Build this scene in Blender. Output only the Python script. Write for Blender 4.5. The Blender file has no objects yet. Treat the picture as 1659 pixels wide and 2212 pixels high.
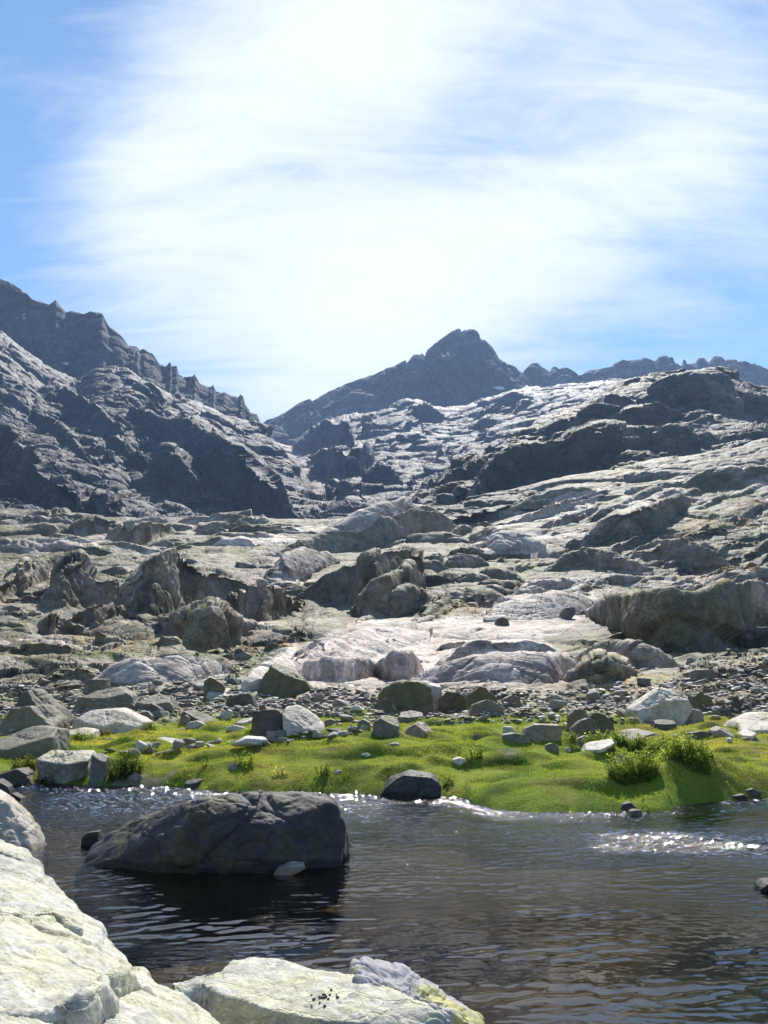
import bpy, bmesh, math, random
import numpy as np
from mathutils import Vector

# ------------------------------------------------------------------ camera, light, sky
scene = bpy.context.scene
COL = scene.collection
PITCH = math.radians(9.3)
EYE = 2.0                       # eye height above the pond, metres
FPX, CX, CY = 2150.0, 829.5, 1106.0   # focal length and centre in the 1659 x 2212 tracing units

cam_data = bpy.data.cameras.new('camera')
cam_data.sensor_fit = 'VERTICAL'
cam_data.sensor_height = 36.0
cam_data.lens = 36.0 * FPX / 2212.0
cam_data.clip_start = 0.05
cam_data.clip_end = 20000
cam = bpy.data.objects.new('camera', cam_data)
cam.location = (0, 0, EYE)
cam.rotation_euler = (math.radians(90) + PITCH, 0, 0)
COL.objects.link(cam)
scene.camera = cam

SUN_EL, SUN_AZ = math.radians(46), math.radians(9)     # azimuth to the right of straight ahead
sd = bpy.data.lights.new('sun', 'SUN')
sd.energy = 5.0
sd.angle = math.radians(0.53)
sd.color = (1.0, 0.955, 0.88)
sun = bpy.data.objects.new('sun', sd)
SUN_DIR = Vector((math.sin(SUN_AZ) * math.cos(SUN_EL), math.cos(SUN_AZ) * math.cos(SUN_EL), math.sin(SUN_EL)))
sun.rotation_euler = SUN_DIR.to_track_quat('Z', 'Y').to_euler()
sun.location = (0, 0, 60)
COL.objects.link(sun)

scene.view_settings.view_transform = 'Standard'
scene.view_settings.look = 'None'
scene.view_settings.exposure = 0.6
scene.view_settings.gamma = 1.0
scene.view_settings.use_curve_mapping = False
scene.render.engine = 'CYCLES'
scene.cycles.max_bounces = 8
scene.cycles.diffuse_bounces = 3
scene.cycles.glossy_bounces = 3
scene.cycles.transparent_max_bounces = 12
scene.cycles.volume_bounces = 1
scene.cycles.sample_clamp_indirect = 6.0
scene.cycles.sample_clamp_direct = 0.0
scene.cycles.caustics_reflective = False
scene.cycles.caustics_refractive = False


def pix_dir(X, Y):
    """tracing unit -> (u = x/y, s = dz/dy) of the sight line"""
    X = np.asarray(X, float); Y = np.asarray(Y, float)
    xc = (X - CX) / FPX; yc = (CY - Y) / FPX
    den = math.cos(PITCH) - yc * math.sin(PITCH)
    return xc / den, (math.sin(PITCH) + yc * math.cos(PITCH)) / den


def to_pix(u, s):
    # inverse of pix_dir
    yc = (s * math.cos(PITCH) - math.sin(PITCH)) / (math.cos(PITCH) + s * math.sin(PITCH))
    den = math.cos(PITCH) - yc * math.sin(PITCH)
    return CX + u * den * FPX, CY - yc * FPX


# ------------------------------------------------------------------ node helper
class NT:
    def __init__(self, nt):
        self.nt = nt
        nt.nodes.clear()

    def n(self, t, **kw):
        nd = self.nt.nodes.new(t)
        for k, v in kw.items():
            if k in ('inp',):
                for i, val in v.items():
                    s = nd.inputs[i]
                    if isinstance(val, bpy.types.NodeSocket):
                        self.nt.links.new(val, s)
                    else:
                        s.default_value = val
            else:
                setattr(nd, k, v)
        return nd

    def math(self, op, a, b=None, clamp=False):
        nd = self.n('ShaderNodeMath', operation=op, use_clamp=clamp)
        for i, v in enumerate((a, b)):
            if v is None: continue
            if isinstance(v, bpy.types.NodeSocket): self.nt.links.new(v, nd.inputs[i])
            else: nd.inputs[i].default_value = v
        return nd.outputs[0]

    def ramp(self, fac, stops, interp='LINEAR'):
        nd = self.n('ShaderNodeValToRGB')
        nd.color_ramp.interpolation = interp
        el = nd.color_ramp.elements
        while len(el) < len(stops): el.new(0.5)
        for e, (p, c) in zip(el, stops):
            e.position = p
            e.color = (c, c, c, 1) if not hasattr(c, '__len__') else (*c, 1)
        self.nt.links.new(fac, nd.inputs[0])
        return nd.outputs[0]

    def mix(self, fac, a, b, blend='MIX'):
        nd = self.n('ShaderNodeMix', data_type='RGBA', blend_type=blend)
        for i, v in ((0, fac), (6, a), (7, b)):
            if isinstance(v, bpy.types.NodeSocket): self.nt.links.new(v, nd.inputs[i])
            elif i == 0: nd.inputs[i].default_value = v
            else: nd.inputs[i].default_value = (*v, 1)
        return nd.outputs[2]

    def link(self, a, b): self.nt.links.new(a, b)


# ------------------------------------------------------------------ sky: Nishita air with streaks of high cloud
world = bpy.data.worlds.new('World')
scene.world = world
world.use_nodes = True
W = NT(world.node_tree)
SKY_STRENGTH = 0.09
sky = W.n('ShaderNodeTexSky', sky_type='NISHITA', sun_disc=False, sun_elevation=SUN_EL, sun_rotation=SUN_AZ,
          altitude=2200.0, air_density=1.0, dust_density=0.0, ozone_density=3.0)
tc = W.n('ShaderNodeTexCoord')
dirv = W.n('ShaderNodeVectorMath', operation='NORMALIZE', inp={0: tc.outputs['Generated']}).outputs[0]
sep = W.n('ShaderNodeSeparateXYZ', inp={0: dirv})
zc = W.math('MAXIMUM', W.math('ADD', sep.outputs[2], 0.40), 0.10)
px = W.math('DIVIDE', sep.outputs[0], zc)
py = W.math('DIVIDE', sep.outputs[1], zc)
plane = W.n('ShaderNodeCombineXYZ', inp={0: px, 1: py}).outputs[0]


def sky_noise(scale, detail, stretch, rot, off, rough=0.55):
    mp = W.n('ShaderNodeMapping', vector_type='POINT')
    W.link(plane, mp.inputs[0])
    mp.inputs['Rotation'].default_value = (0, 0, rot)
    mp.inputs['Scale'].default_value = (stretch[0], stretch[1], 1)
    mp.inputs['Location'].default_value = (off, off * 0.7, off)
    nz = W.n('ShaderNodeTexNoise', inp={0: mp.outputs[0], 'Scale': scale, 'Detail': detail, 'Roughness': rough, 'Distortion': 0.6})
    return nz.outputs[0]


streak = sky_noise(2.0, 10, (1.0, 2.3), math.radians(24), 3.1, 0.62)
billow = sky_noise(0.9, 7, (1.0, 1.3), math.radians(-10), 7.7, 0.5)
wisp = sky_noise(5.5, 10, (0.6, 2.2), math.radians(16), 1.3, 0.68)
# where the banks of cloud stand: (traced X, Y, angular size, weight)
BANKS = [(760, 0, .08, .9), (1000, 40, .09, .5), (1400, 40, .10, .45), (700, 60, .075, .75), (520, 130, .065, .6), (380, 240, .06, .5), (300, 340, .06, .55), (250, 440, .06, .6), (470, 330, .06, .35), (420, 490, .075, .6),
         (640, 520, .085, .85), (800, 620, .08, .95), (720, 760, .075, .9), (960, 560, .075, .95), (880, 700, .07, .7), (1090, 480, .06, .75), (1200, 540, .05, .55),
         (1290, 430, .055, .8), (1420, 380, .05, .8), (1560, 340, .05, .75), (1680, 370, .06, .7), (1150, 600, .05, .3),
         (900, 200, .11, .28), (1150, 100, .10, .22), (1450, 160, .09, .3), (1250, 300, .06, .2), (330, 20, .04, .3), (160, 200, .06, .15),
         (230, 570, .06, .3), (330, 680, .06, .35), (450, 760, .06, .45), (130, 610, .05, .15), (620, 860, .06, .55), (1400, 700, .07, .22), (1120, 720, .06, .2), (1610, 130, .07, .3),
         (1500, -450, .14, .5), (300, -450, .12, .4), (900, -900, .16, .6), (-500, 300, .10, .5), (2300, 300, .12, .5),
         (20, 500, .045, -.35), (1600, 540, .05, -.3), (1480, 580, .04, -.15), (270, 90, .03, -.2), (60, 130, .06, -.1), (1640, 680, .04, -.1), (880, 330, .05, -.2), (1020, 290, .06, -.3), (1120, 240, .05, -.2)]
acc = None
for X, Y, sig, wgt in BANKS:
    u_, s_ = pix_dir(X, Y)
    v = Vector((float(u_), 1.0, float(s_))).normalized()
    dt = W.n('ShaderNodeVectorMath', operation='DOT_PRODUCT', inp={0: dirv, 1: v}).outputs['Value']
    # exp(-(1-dot)/(sig^2)) * weight
    e = W.math('MULTIPLY', W.math('SUBTRACT', dt, 1.0), 0.5 / (0.36 * sig * sig))
    g = W.math('MULTIPLY', W.math('POWER', math.e, e), wgt)
    acc = g if acc is None else W.math('ADD', acc, g)
acc = W.math('SUBTRACT', W.math('MULTIPLY', acc, 0.42), 0.07)
base = W.math('ADD', acc, 0.12)
tex = W.math('ADD', W.math('MULTIPLY', W.math('SUBTRACT', streak, 0.5), 1.5), W.math('MULTIPLY', W.math('SUBTRACT', billow, 0.5), 0.65))
tex = W.math('ADD', tex, W.math('MULTIPLY', W.math('SUBTRACT', wisp, 0.5), 1.25))
front = W.ramp(W.math('ADD', W.math('MULTIPLY', sep.outputs[1], 0.5), 0.5), [(0.30, 0.0), (0.62, 1.0)])   # cloud over the cirque; unseen sky behind cleared to lower the fill light
cover = W.math('MULTIPLY', W.math('ADD', base, tex), front)
cov = W.ramp(cover, [(0.0, 0.06), (0.32, 0.42), (0.66, 0.85), (0.95, 1.0)])
bright = W.math('MULTIPLY', W.math('ADD', W.math('MULTIPLY', W.math('MINIMUM', acc, 1.2), 0.20 / 1.19), W.math('ADD', W.math('MULTIPLY', W.math('SUBTRACT', wisp, 0.5), 0.20), 0.56)), 1.0 / SKY_STRENGTH)
cloudc = W.n('ShaderNodeVectorMath', operation='SCALE', inp={0: (0.97, 1.005, 1.02), 'Scale': bright}).outputs[0]
blue = W.mix(1.0, sky.outputs[0], (0.80, 1.08, 1.12), 'MULTIPLY')
skyc = W.mix(cov, blue, cloudc)
bg = W.n('ShaderNodeBackground', inp={0: skyc, 1: SKY_STRENGTH})
W.n('ShaderNodeOutputWorld', inp={0: bg.outputs[0]})


# ------------------------------------------------------------------ noise (numpy)
def _h(ix, iy, iz, seed):
    h = (ix.astype(np.uint32) * np.uint32(374761393) + iy.astype(np.uint32) * np.uint32(668265263)
         + iz.astype(np.uint32) * np.uint32(2147483647 - 58) + np.uint32((seed * 974711 + 12345) & 0xffffffff))
    h = (h ^ (h >> np.uint32(13))) * np.uint32(1274126177)
    h = (h ^ (h >> np.uint32(16))) * np.uint32(2246822519)
    h = h ^ (h >> np.uint32(15))
    return h


def _r(h): return (h & np.uint32(0xffffff)).astype(np.float32) * np.float32(1.0 / 16777216.0)


def vnoise(p, seed=0):
    """smooth value noise, -1..1; p (N,3)"""
    f0 = np.floor(p); f = (p - f0).astype(np.float32); i = f0.astype(np.int64)
    w = f * f * f * (f * (f * 6 - 15) + 10)
    out = np.zeros(len(p), np.float32)
    for dx in (0, 1):
        wx = w[:, 0] if dx else 1 - w[:, 0]
        for dy in (0, 1):
            wy = w[:, 1] if dy else 1 - w[:, 1]
            for dz in (0, 1):
                wz = w[:, 2] if dz else 1 - w[:, 2]
                out += wx * wy * wz * _r(_h(i[:, 0] + dx, i[:, 1] + dy, i[:, 2] + dz, seed))
    return out * 2 - 1


def fbm(p, octs=4, seed=0, gain=0.5, ridged=False):
    out = np.zeros(len(p), np.float32); a = 1.0; tot = 0
    q = p.copy()
    for o in range(octs):
        v = vnoise(q, seed + o * 17)
        if ridged: v = 1 - 2 * np.abs(v)
        out += a * v; tot += a; a *= gain
        q = q * 2.03 + 13.7
    return out / tot


def cells3(p, seed=0, jitter=0.9, chunk=200000):
    """nearest two feature points: F1, F2, random of the cell (N,3), offset from its centre (N,3)"""
    N = len(p)
    F1 = np.empty(N, np.float32); F2 = np.empty(N, np.float32)
    R = np.empty((N, 3), np.float32); O = np.empty((N, 3), np.float32)
    for a in range(0, N, chunk):
        q = p[a:a + chunk]; f0 = np.floor(q); f = (q - f0).astype(np.float32); i = f0.astype(np.int64)
        n = len(q)
        b1 = np.full(n, 9., np.float32); b2 = np.full(n, 9., np.float32); bh = np.zeros(n, np.uint32); bo = np.zeros((n, 3), np.float32)
        for dx in (-1, 0, 1):
            for dy in (-1, 0, 1):
                for dz in (-1, 0, 1):
                    h = _h(i[:, 0] + dx, i[:, 1] + dy, i[:, 2] + dz, seed)
                    ox = dx + 0.5 + jitter * ((h & np.uint32(1023)).astype(np.float32) / 1023 - 0.5) - f[:, 0]
                    oy = dy + 0.5 + jitter * (((h >> np.uint32(10)) & np.uint32(1023)).astype(np.float32) / 1023 - 0.5) - f[:, 1]
                    oz = dz + 0.5 + jitter * (((h >> np.uint32(20)) & np.uint32(1023)).astype(np.float32) / 1023 - 0.5) - f[:, 2]
                    d = ox * ox + oy * oy + oz * oz
                    m = d < b1
                    b2 = np.where(m, b1, np.minimum(b2, d))
                    b1 = np.where(m, d, b1)
                    bh = np.where(m, h, bh)
                    bo[m, 0] = -ox[m]; bo[m, 1] = -oy[m]; bo[m, 2] = -oz[m]
        F1[a:a + n] = np.sqrt(b1); F2[a:a + n] = np.sqrt(b2)
        for k in range(3):
            hh = (bh ^ np.uint32(0x9e3779b9 * (k + 1) & 0xffffffff)) * np.uint32(2654435761)
            R[a:a + n, k] = _r(hh ^ (hh >> np.uint32(15)))
        O[a:a + n] = bo
    return F1, F2, R, O


def sstep(a, b, x):
    t = np.clip((x - a) / (b - a), 0, 1)
    return t * t * (3 - 2 * t)


def in_poly(X, Y, poly):
    inside = np.zeros(X.shape, bool)
    n = len(poly)
    for i in range(n):
        x0, y0 = poly[i]; x1, y1 = poly[(i + 1) % n]
        if y0 == y1: continue
        c = ((y0 > Y) != (y1 > Y)) & (X < (x1 - x0) * (Y - y0) / (y1 - y0) + x0)
        inside ^= c
    return inside


# ------------------------------------------------------------------ mesh helper
def mesh_obj(name, verts, faces, mat=None, col=None, smooth=True, parent=None, extra=None):
    me = bpy.data.meshes.new(name)
    verts = np.asarray(verts, np.float32); faces = np.asarray(faces, np.int32)
    k = faces.shape[1]
    me.vertices.add(len(verts)); me.vertices.foreach_set('co', verts.ravel())
    me.loops.add(faces.size); me.loops.foreach_set('vertex_index', faces.ravel())
    me.polygons.add(len(faces))
    me.polygons.foreach_set('loop_start', np.arange(0, faces.size, k, dtype=np.int32))
    me.polygons.foreach_set('use_smooth', np.full(len(faces), smooth, bool))
    me.update(calc_edges=True)
    if col is not None:
        at = me.attributes.new('Col', 'FLOAT_COLOR', 'POINT')
        c4 = np.ones((len(verts), 4), np.float32); c4[:, :3] = col
        at.data.foreach_set('color', c4.ravel())
    if extra:
        for nm, arr in extra.items():
            at = me.attributes.new(nm, 'FLOAT', 'POINT')
            at.data.foreach_set('value', np.asarray(arr, np.float32))
    if mat: me.materials.append(mat)
    o = bpy.data.objects.new(name, me)
    COL.objects.link(o)
    if parent: o.parent = parent
    return o


def grid_faces(nu, nr):
    i = np.arange(nu - 1)[:, None]; j = np.arange(nr - 1)[None, :]
    a = i * nr + j
    return np.stack([a, a + nr, a + nr + 1, a + 1], -1).reshape(-1, 4)


def grid_normals(P):
    du = np.gradient(P, axis=0); dr = np.gradient(P, axis=1)
    n = np.cross(du, dr)
    n /= np.linalg.norm(n, axis=2, keepdims=True) + 1e-12
    n[n[..., 2] < 0] *= -1
    return n


def struct(o): o['kind'] = 'structure'; return o


def tag(o, label, cat, group=None, kind=None):
    o['label'] = label; o['category'] = cat
    if group: o['group'] = group
    if kind: o['kind'] = kind
    return o


# ------------------------------------------------------------------ materials
def rock_mat(name, scale, bump=0.5, rough=0.7, fine=1.0, spec=0.35, attr=True, base=(0.3, 0.3, 0.29), lichen=None, crack=0.4, lich_amt=0.5, dist=0.05, lich_w=0.12, blocks=0.0):
    m = bpy.data.materials.new(name); m.use_nodes = True
    T = NT(m.node_tree)
    t = T.n('ShaderNodeTexCoord')
    vec = t.outputs['Object']
    n1 = T.n('ShaderNodeTexNoise', inp={0: vec, 'Scale': scale, 'Detail': 10, 'Roughness': 0.62}).outputs[0]
    n2 = T.n('ShaderNodeTexNoise', inp={0: vec, 'Scale': scale * 6.3, 'Detail': 6, 'Roughness': 0.65}).outputs[0]
    wv = T.n('ShaderNodeTexNoise', inp={0: vec, 'Scale': scale * 0.9, 'Detail': 4}).outputs[1]
    wv = T.n('ShaderNodeVectorMath', operation='SCALE', inp={0: wv, 'Scale': 0.9 / scale}).outputs[0]
    wv = T.n('ShaderNodeVectorMath', operation='ADD', inp={0: vec, 1: wv}).outputs[0]
    wm = T.n('ShaderNodeMapping', inp={0: wv}); wm.inputs['Scale'].default_value = (.6, 1.0, 1.3); wm.inputs['Rotation'].default_value = (0, .25, .3)
    vo = T.n('ShaderNodeTexVoronoi', feature='DISTANCE_TO_EDGE', inp={0: wm.outputs[0], 'Scale': scale * 0.55}).outputs[0]
    cr = T.ramp(vo, [(0.0, 0.0), (0.035, 1.0)])
    tone = T.ramp(n1, [(0.25, 0.62), (0.5, 1.0), (0.75, 1.28)])
    tone2 = T.ramp(n2, [(0.25, 0.72), (0.5, 1.0), (0.75, 1.25)])
    if attr:
        c = T.n('ShaderNodeAttribute', attribute_name='Col').outputs[0]
    else:
        oi = T.n('ShaderNodeObjectInfo')
        c = T.mix(oi.outputs['Random'], tuple(x * 0.72 for x in base), tuple(x * 1.25 for x in base))
    if lichen is not None:
        n3 = T.n('ShaderNodeTexNoise', inp={0: vec, 'Scale': scale * 1.7, 'Detail': 9, 'Roughness': 0.7}).outputs[0]
        lf = T.ramp(n3, [(0.5 - lich_w, 0.0), (0.5 + lich_w, lich_amt)])
        c = T.mix(lf, c, lichen)
    c = T.mix(1.0, c, tone, 'MULTIPLY')
    c = T.mix(1.0, c, tone2, 'MULTIPLY')
    hgt = T.math('ADD', T.math('MULTIPLY', n1, 1.0), T.math('MULTIPLY', n2, 0.22 * fine))
    hgt = T.math('ADD', hgt, T.math('MULTIPLY', cr, 0.25 * crack))
    if blocks:
        for sc_, wt in ((1.3, .55), (3.7, .28), (9.0, .12)):
            vb = T.n('ShaderNodeTexVoronoi', feature='F1', inp={0: wm.outputs[0], 'Scale': scale * sc_})
            sp = T.n('ShaderNodeSeparateColor', inp={0: vb.outputs['Color']})
            hgt = T.math('ADD', hgt, T.math('MULTIPLY', sp.outputs[0], blocks * wt))
            c = T.mix(1.0, c, T.ramp(sp.outputs[1], [(0.0, 1 - .22 * min(blocks, 1)), (1.0, 1 + .22 * min(blocks, 1))]), 'MULTIPLY')
    bm = T.n('ShaderNodeBump', inp={'Strength': bump, 'Distance': dist, 'Height': hgt})
    bs = T.n('ShaderNodeBsdfPrincipled', inp={'Base Color': c, 'Roughness': rough, 'Specular IOR Level': spec, 'Normal': bm.outputs[0]})
    T.n('ShaderNodeOutputMaterial', inp={0: bs.outputs[0]})
    return m
# ------------------------------------------------------------------ landforms traced as sight-line curves at real distances
LAND = []      # (name, P grid, S sight slopes, U columns) for finding the ground under a traced point


def curve(pts, U, dflt=None):
    """pts [(X, Y, d)] -> s(u), d(u)"""
    a = np.array(pts, float)
    u, s = pix_dir(a[:, 0], a[:, 1])
    o = np.argsort(u)
    return np.interp(U, u[o], s[o]), np.exp(np.interp(U, u[o], np.log(a[:, 2][o])))


def pchip(D, Z, dg):
    """D,Z (Nu,K); dg (Nd) -> (Nu,Nd) monotone cubic"""
    Nu, K = D.shape
    h = np.maximum(np.diff(D, axis=1), 1e-3); dl = np.diff(Z, axis=1) / h
    m = np.zeros_like(Z)
    m[:, 0] = dl[:, 0]; m[:, -1] = dl[:, -1]
    for k in range(1, K - 1):
        a, b = dl[:, k - 1], dl[:, k]
        hm = np.where(a * b > 0, 2 * a * b / (a + b + 1e-12 * np.sign(a + b)), 0)
        m[:, k] = hm
    out = np.empty((Nu, len(dg)), np.float32)
    idx = np.zeros((Nu, len(dg)), np.int32)
    for k in range(1, K - 1): idx += (dg[None, :] >= D[:, k:k + 1])
    r = np.arange(Nu)[:, None]
    d0 = D[r, idx]; hh = h[r, idx]
    t = np.clip((dg[None, :] - d0) / hh, 0, 1)
    z0, z1 = Z[r, idx], Z[r, idx + 1]; m0, m1 = m[r, idx] * hh, m[r, idx + 1] * hh
    t2 = t * t; t3 = t2 * t
    out = (2 * t3 - 3 * t2 + 1) * z0 + (t3 - 2 * t2 + t) * m0 + (-2 * t3 + 3 * t2) * z1 + (t3 - t2) * m1
    return out.astype(np.float32)


def blur(a, n, axis):
    if n < 1: return a
    k = np.ones(n) / n
    pad = [(0, 0)] * a.ndim; pad[axis] = (n, n)
    b = np.pad(a, pad, mode='edge')
    c = np.cumsum(b, axis=axis, dtype=np.float64)
    sl = [slice(None)] * a.ndim
    L = a.shape[axis]; o = n + n // 2
    hi = np.take(c, np.arange(o, o + L), axis=axis); lo = np.take(c, np.arange(o - n, o - n + L), axis=axis)
    return (hi - lo) / n


def hit_keep(n):
    return np.ones(n, bool)


def landform(name, curves, feats, mat, Xr, Nu, Nr, dr, colour, relief, Nd=2200, crag_polys=(), wiggle=0.0, seed=1, sm=0, kk=1.0, filt=(.7, 1.8), push=None):
    u0, _ = pix_dir(Xr[0], 1100); u1, _ = pix_dir(Xr[1], 1100)
    U = np.linspace(u0, u1, Nu)
    dg = np.exp(np.linspace(math.log(dr[0]), math.log(dr[1]), Nd))
    Ds, Zs = [], []
    for c in curves:
        if callable(c): s, d = c(U)
        else: s, d = curve(c, U)
        Ds.append(d); Zs.append(EYE + s * d)
    # curve with negative 'drop' entries: handled by callers through Y values
    D = np.stack(Ds, 1); Z = np.stack(Zs, 1)
    for k in range(1, D.shape[1]): D[:, k] = np.maximum(D[:, k], D[:, k - 1] * 1.01)
    if sm:
        D = blur(blur(D, sm, 0), sm, 0); Z = blur(blur(Z, sm, 0), sm, 0)
    z = pchip(D, Z, dg)
    sbase = (z - EYE) / dg[None, :]
    smono = np.maximum.accumulate(sbase, axis=1)
    rng = np.random.RandomState(seed)
    for f in feats:
        up = np.array(f['up'], float); lo = np.array(f['lo'], float)
        uu, su = pix_dir(up[:, 0], up[:, 1]); ul, sl = pix_dir(lo[:, 0], lo[:, 1])
        a, b = max(uu[0], ul[0]), min(uu[-1], ul[-1])
        js = np.where((U >= a) & (U <= b))[0]
        lean = max(f.get('lean', 0.55), .35); e = 1 + (f.get('e', 2.0) - 1) * .6; back = f.get('back', 0.03)
        if len(js) < 2: continue
        n = len(js)
        sc = np.interp(U[js], uu, su); sb = np.interp(U[js], ul, sl)
        kq = max(2, n // 9)
        sb = np.maximum(blur(blur(sb, kq, 0), kq, 0), 0 * sb - 9); sc = np.where(hit_keep(n), blur(sc, max(2, n // 14), 0), sc)
        w = 1.5 * blur(blur(rng.randn(n), max(3, n // 6), 0), max(2, n // 12), 0) + 0.7 * blur(blur(rng.randn(n), max(3, n // 16), 0), max(2, n // 30), 0)
        hgt = np.maximum(sc - sb, 0)
        sc = sc + w * 0.07 * hgt
        sc = np.maximum(sc, sb)
        for q, j in enumerate(js):
            db = float(np.interp(sb[q], smono[j], dg))
            zb = EYE + sb[q] * db
            zcr = (EYE + sc[q] * (db - lean * zb)) / (1 - sc[q] * lean)
            dc = db + lean * (zcr - zb) + 1e-3
            if zcr - zb < 1e-3 or sb[q] >= smono[j, -1] - 2e-3: continue
            i0 = np.searchsorted(dg, db * 0.97); 
            dd = dg[i0:]
            t = np.clip((dd - db) / (dc - db), 0, 1)
            zf = zb + (zcr - zb) * (1 - (1 - t) ** e) + (sc[q] - back) * np.maximum(dd - dc, 0) - f.get('fall', .2) * np.maximum(dd - dc - 3 * (zcr - zb), 0)
            zf = np.where(dd < db, zb - 4 * (db - dd), zf)
            z[j, i0:] = np.maximum(z[j, i0:], zf)
    # resample rows so that each covers a like stretch of the slope
    s = (z - EYE) / dg[None, :]
    ds = np.diff(s, axis=1); dl = np.diff(np.log(dg))[None, :]
    step = np.sqrt((ds * np.where(ds > 0, 1.0, 0.25)) ** 2 + (dl * 0.05 * kk) ** 2)
    step = blur(blur(step, 15, 0), 9, 1)
    cum = np.concatenate([np.zeros((Nu, 1)), np.cumsum(step, 1)], 1); cum /= cum[:, -1:]
    tq = np.linspace(0, 1, Nr)
    P = np.empty((Nu, Nr, 3), np.float32)
    for j in range(Nu):
        d = np.interp(tq, cum[j], dg)
        P[j, :, 1] = d; P[j, :, 0] = U[j] * d; P[j, :, 2] = np.interp(d, dg, z[j])
    # relief: plates and knobs of broken rock, several sizes
    N0 = grid_normals(P)
    nv = Nu * Nr
    pts = P.reshape(-1, 3).copy(); nor = N0.reshape(-1, 3)
    dist = np.maximum(pts[:, 1], 1)
    X, Y = to_pix(pts[:, 0] / dist, (pts[:, 2] - EYE) / dist)
    crag = np.ones(nv, np.float32)
    for poly, val in crag_polys:
        m = in_poly(X, Y, poly); crag[m] = val
    if crag_polys:
        crag = blur(blur(crag.reshape(Nu, Nr), 21, 0), 31, 1).reshape(-1).astype(np.float32)
    spac = np.maximum(np.linalg.norm(np.gradient(P, axis=1), axis=2), np.linalg.norm(np.gradient(P, axis=0)[..., :1], axis=2))
    spac = blur(blur(spac, 7, 0), 7, 1).reshape(-1)
    disp = np.zeros((nv, 3), np.float32)
    plate = np.zeros(nv, np.float32); plate2 = np.zeros(nv, np.float32)
    dirn = nor * 0.75 + np.array([0, -0.15, 0.35]); dirn /= np.linalg.norm(dirn, axis=1, keepdims=True)
    if push is not None: dirn = np.tile(np.array(push, np.float32), (nv, 1))
    base = pts.copy()
    for q, (lam, amp, aniso, dome, tilt, kind) in enumerate(relief):
        rel = lam / dist
        w = sstep(0.0035, 0.008, rel) * (1 - sstep(0.30, 0.6, rel)) * sstep(filt[0], filt[1], lam / spac)
        idx = np.where(w > 0.01)[0]
        if not len(idx): continue
        p = base[idx] / lam
        p = p + 0.33 * np.stack([vnoise(p * 0.9, 5 + q), vnoise(p * 0.9, 6 + q), vnoise(p * 0.9, 7 + q)], 1)
        # strata: shear so that plates run along the dip
        p = p / np.array(aniso[:3]); 
        if len(aniso) > 3: p[:, 2] -= aniso[3] * p[:, 0]
        F1, F2, R, O = cells3(p, seed * 31 + q)
        if kind == 'plate':
            h = (R[:, 0] - 0.5) + tilt * ((R[:, 1] - 0.5) * O[:, 0] * 2 + (R[:, 2] - 0.35) * O[:, 1] * 2) - dome * F1 * F1
            edge = sstep(0, 0.10, F2 - F1)
            h = h - 0.22 * (1 - edge)
            if q <= 1: plate[idx] += (R[:, 1] - 0.5) * w[idx]
            plate2[idx] += (R[:, 2] - 0.5) * w[idx]
        else:
            h = 0.35 - dome * F1 * F1 - 0.28 * (1 - sstep(0, 0.09, F2 - F1)) + tilt * (R[:, 0] - .5)
            plate[idx] += (R[:, 1] - 0.5) * w[idx] * .6; plate2[idx] += (R[:, 2] - 0.5) * w[idx]
        a = amp * lam * w[idx] * h * crag[idx]
        disp[idx] += dirn[idx] * a[:, None]
    pts = base + disp
    # last: fractal roughness
    for lam, amp in ((14, .035), (5, .04), (1.7, .04), (0.6, .04), (0.22, .035)):
        rel = lam / dist
        w = sstep(0.003, 0.007, rel) * (1 - sstep(0.3, 0.6, rel)) * sstep(filt[0] * 1.2, filt[1] * 1.2, lam / spac)
        idx = np.where(w > 0.01)[0]
        if len(idx):
            pts[idx] += dirn[idx] * (fbm(base[idx] / lam, 2, seed + 91, ridged=True) * lam * amp * w[idx] * (0.4 + 0.6 * crag[idx]))[:, None]
    P = pts.reshape(Nu, Nr, 3)
    N1 = grid_normals(P).reshape(-1, 3)
    X, Y = to_pix(pts[:, 0] / dist, (pts[:, 2] - EYE) / dist)
    c, ex = colour(pts, N1, X, Y, dist, plate, plate2)
    o = mesh_obj(name, pts, grid_faces(Nu, Nr), mat, c)
    struct(o)
    S = (P[..., 2] - EYE) / np.maximum(P[..., 1], 0.1)
    LAND.append((name, P, np.maximum.accumulate(S, axis=1), U))
    return o


def hit(X, Y, only=None):
    """first point of the ground on the sight line through a traced point"""
    u, s = pix_dir(X, Y); u = float(u); s = float(s)
    best = None
    for nm, P, S, U in LAND:
        if only and nm not in only: continue
        if u < U[0] or u > U[-1]: continue
        j = int(np.clip(np.searchsorted(U, u), 1, len(U) - 1)); j = j if abs(U[j] - u) < abs(U[j - 1] - u) else j - 1
        i = int(np.searchsorted(S[j], s))
        if i >= S.shape[1]: continue
        p = P[j, i]
        if best is None or p[1] < best[1]: best = p
    return None if best is None else np.array(best, float)


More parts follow.
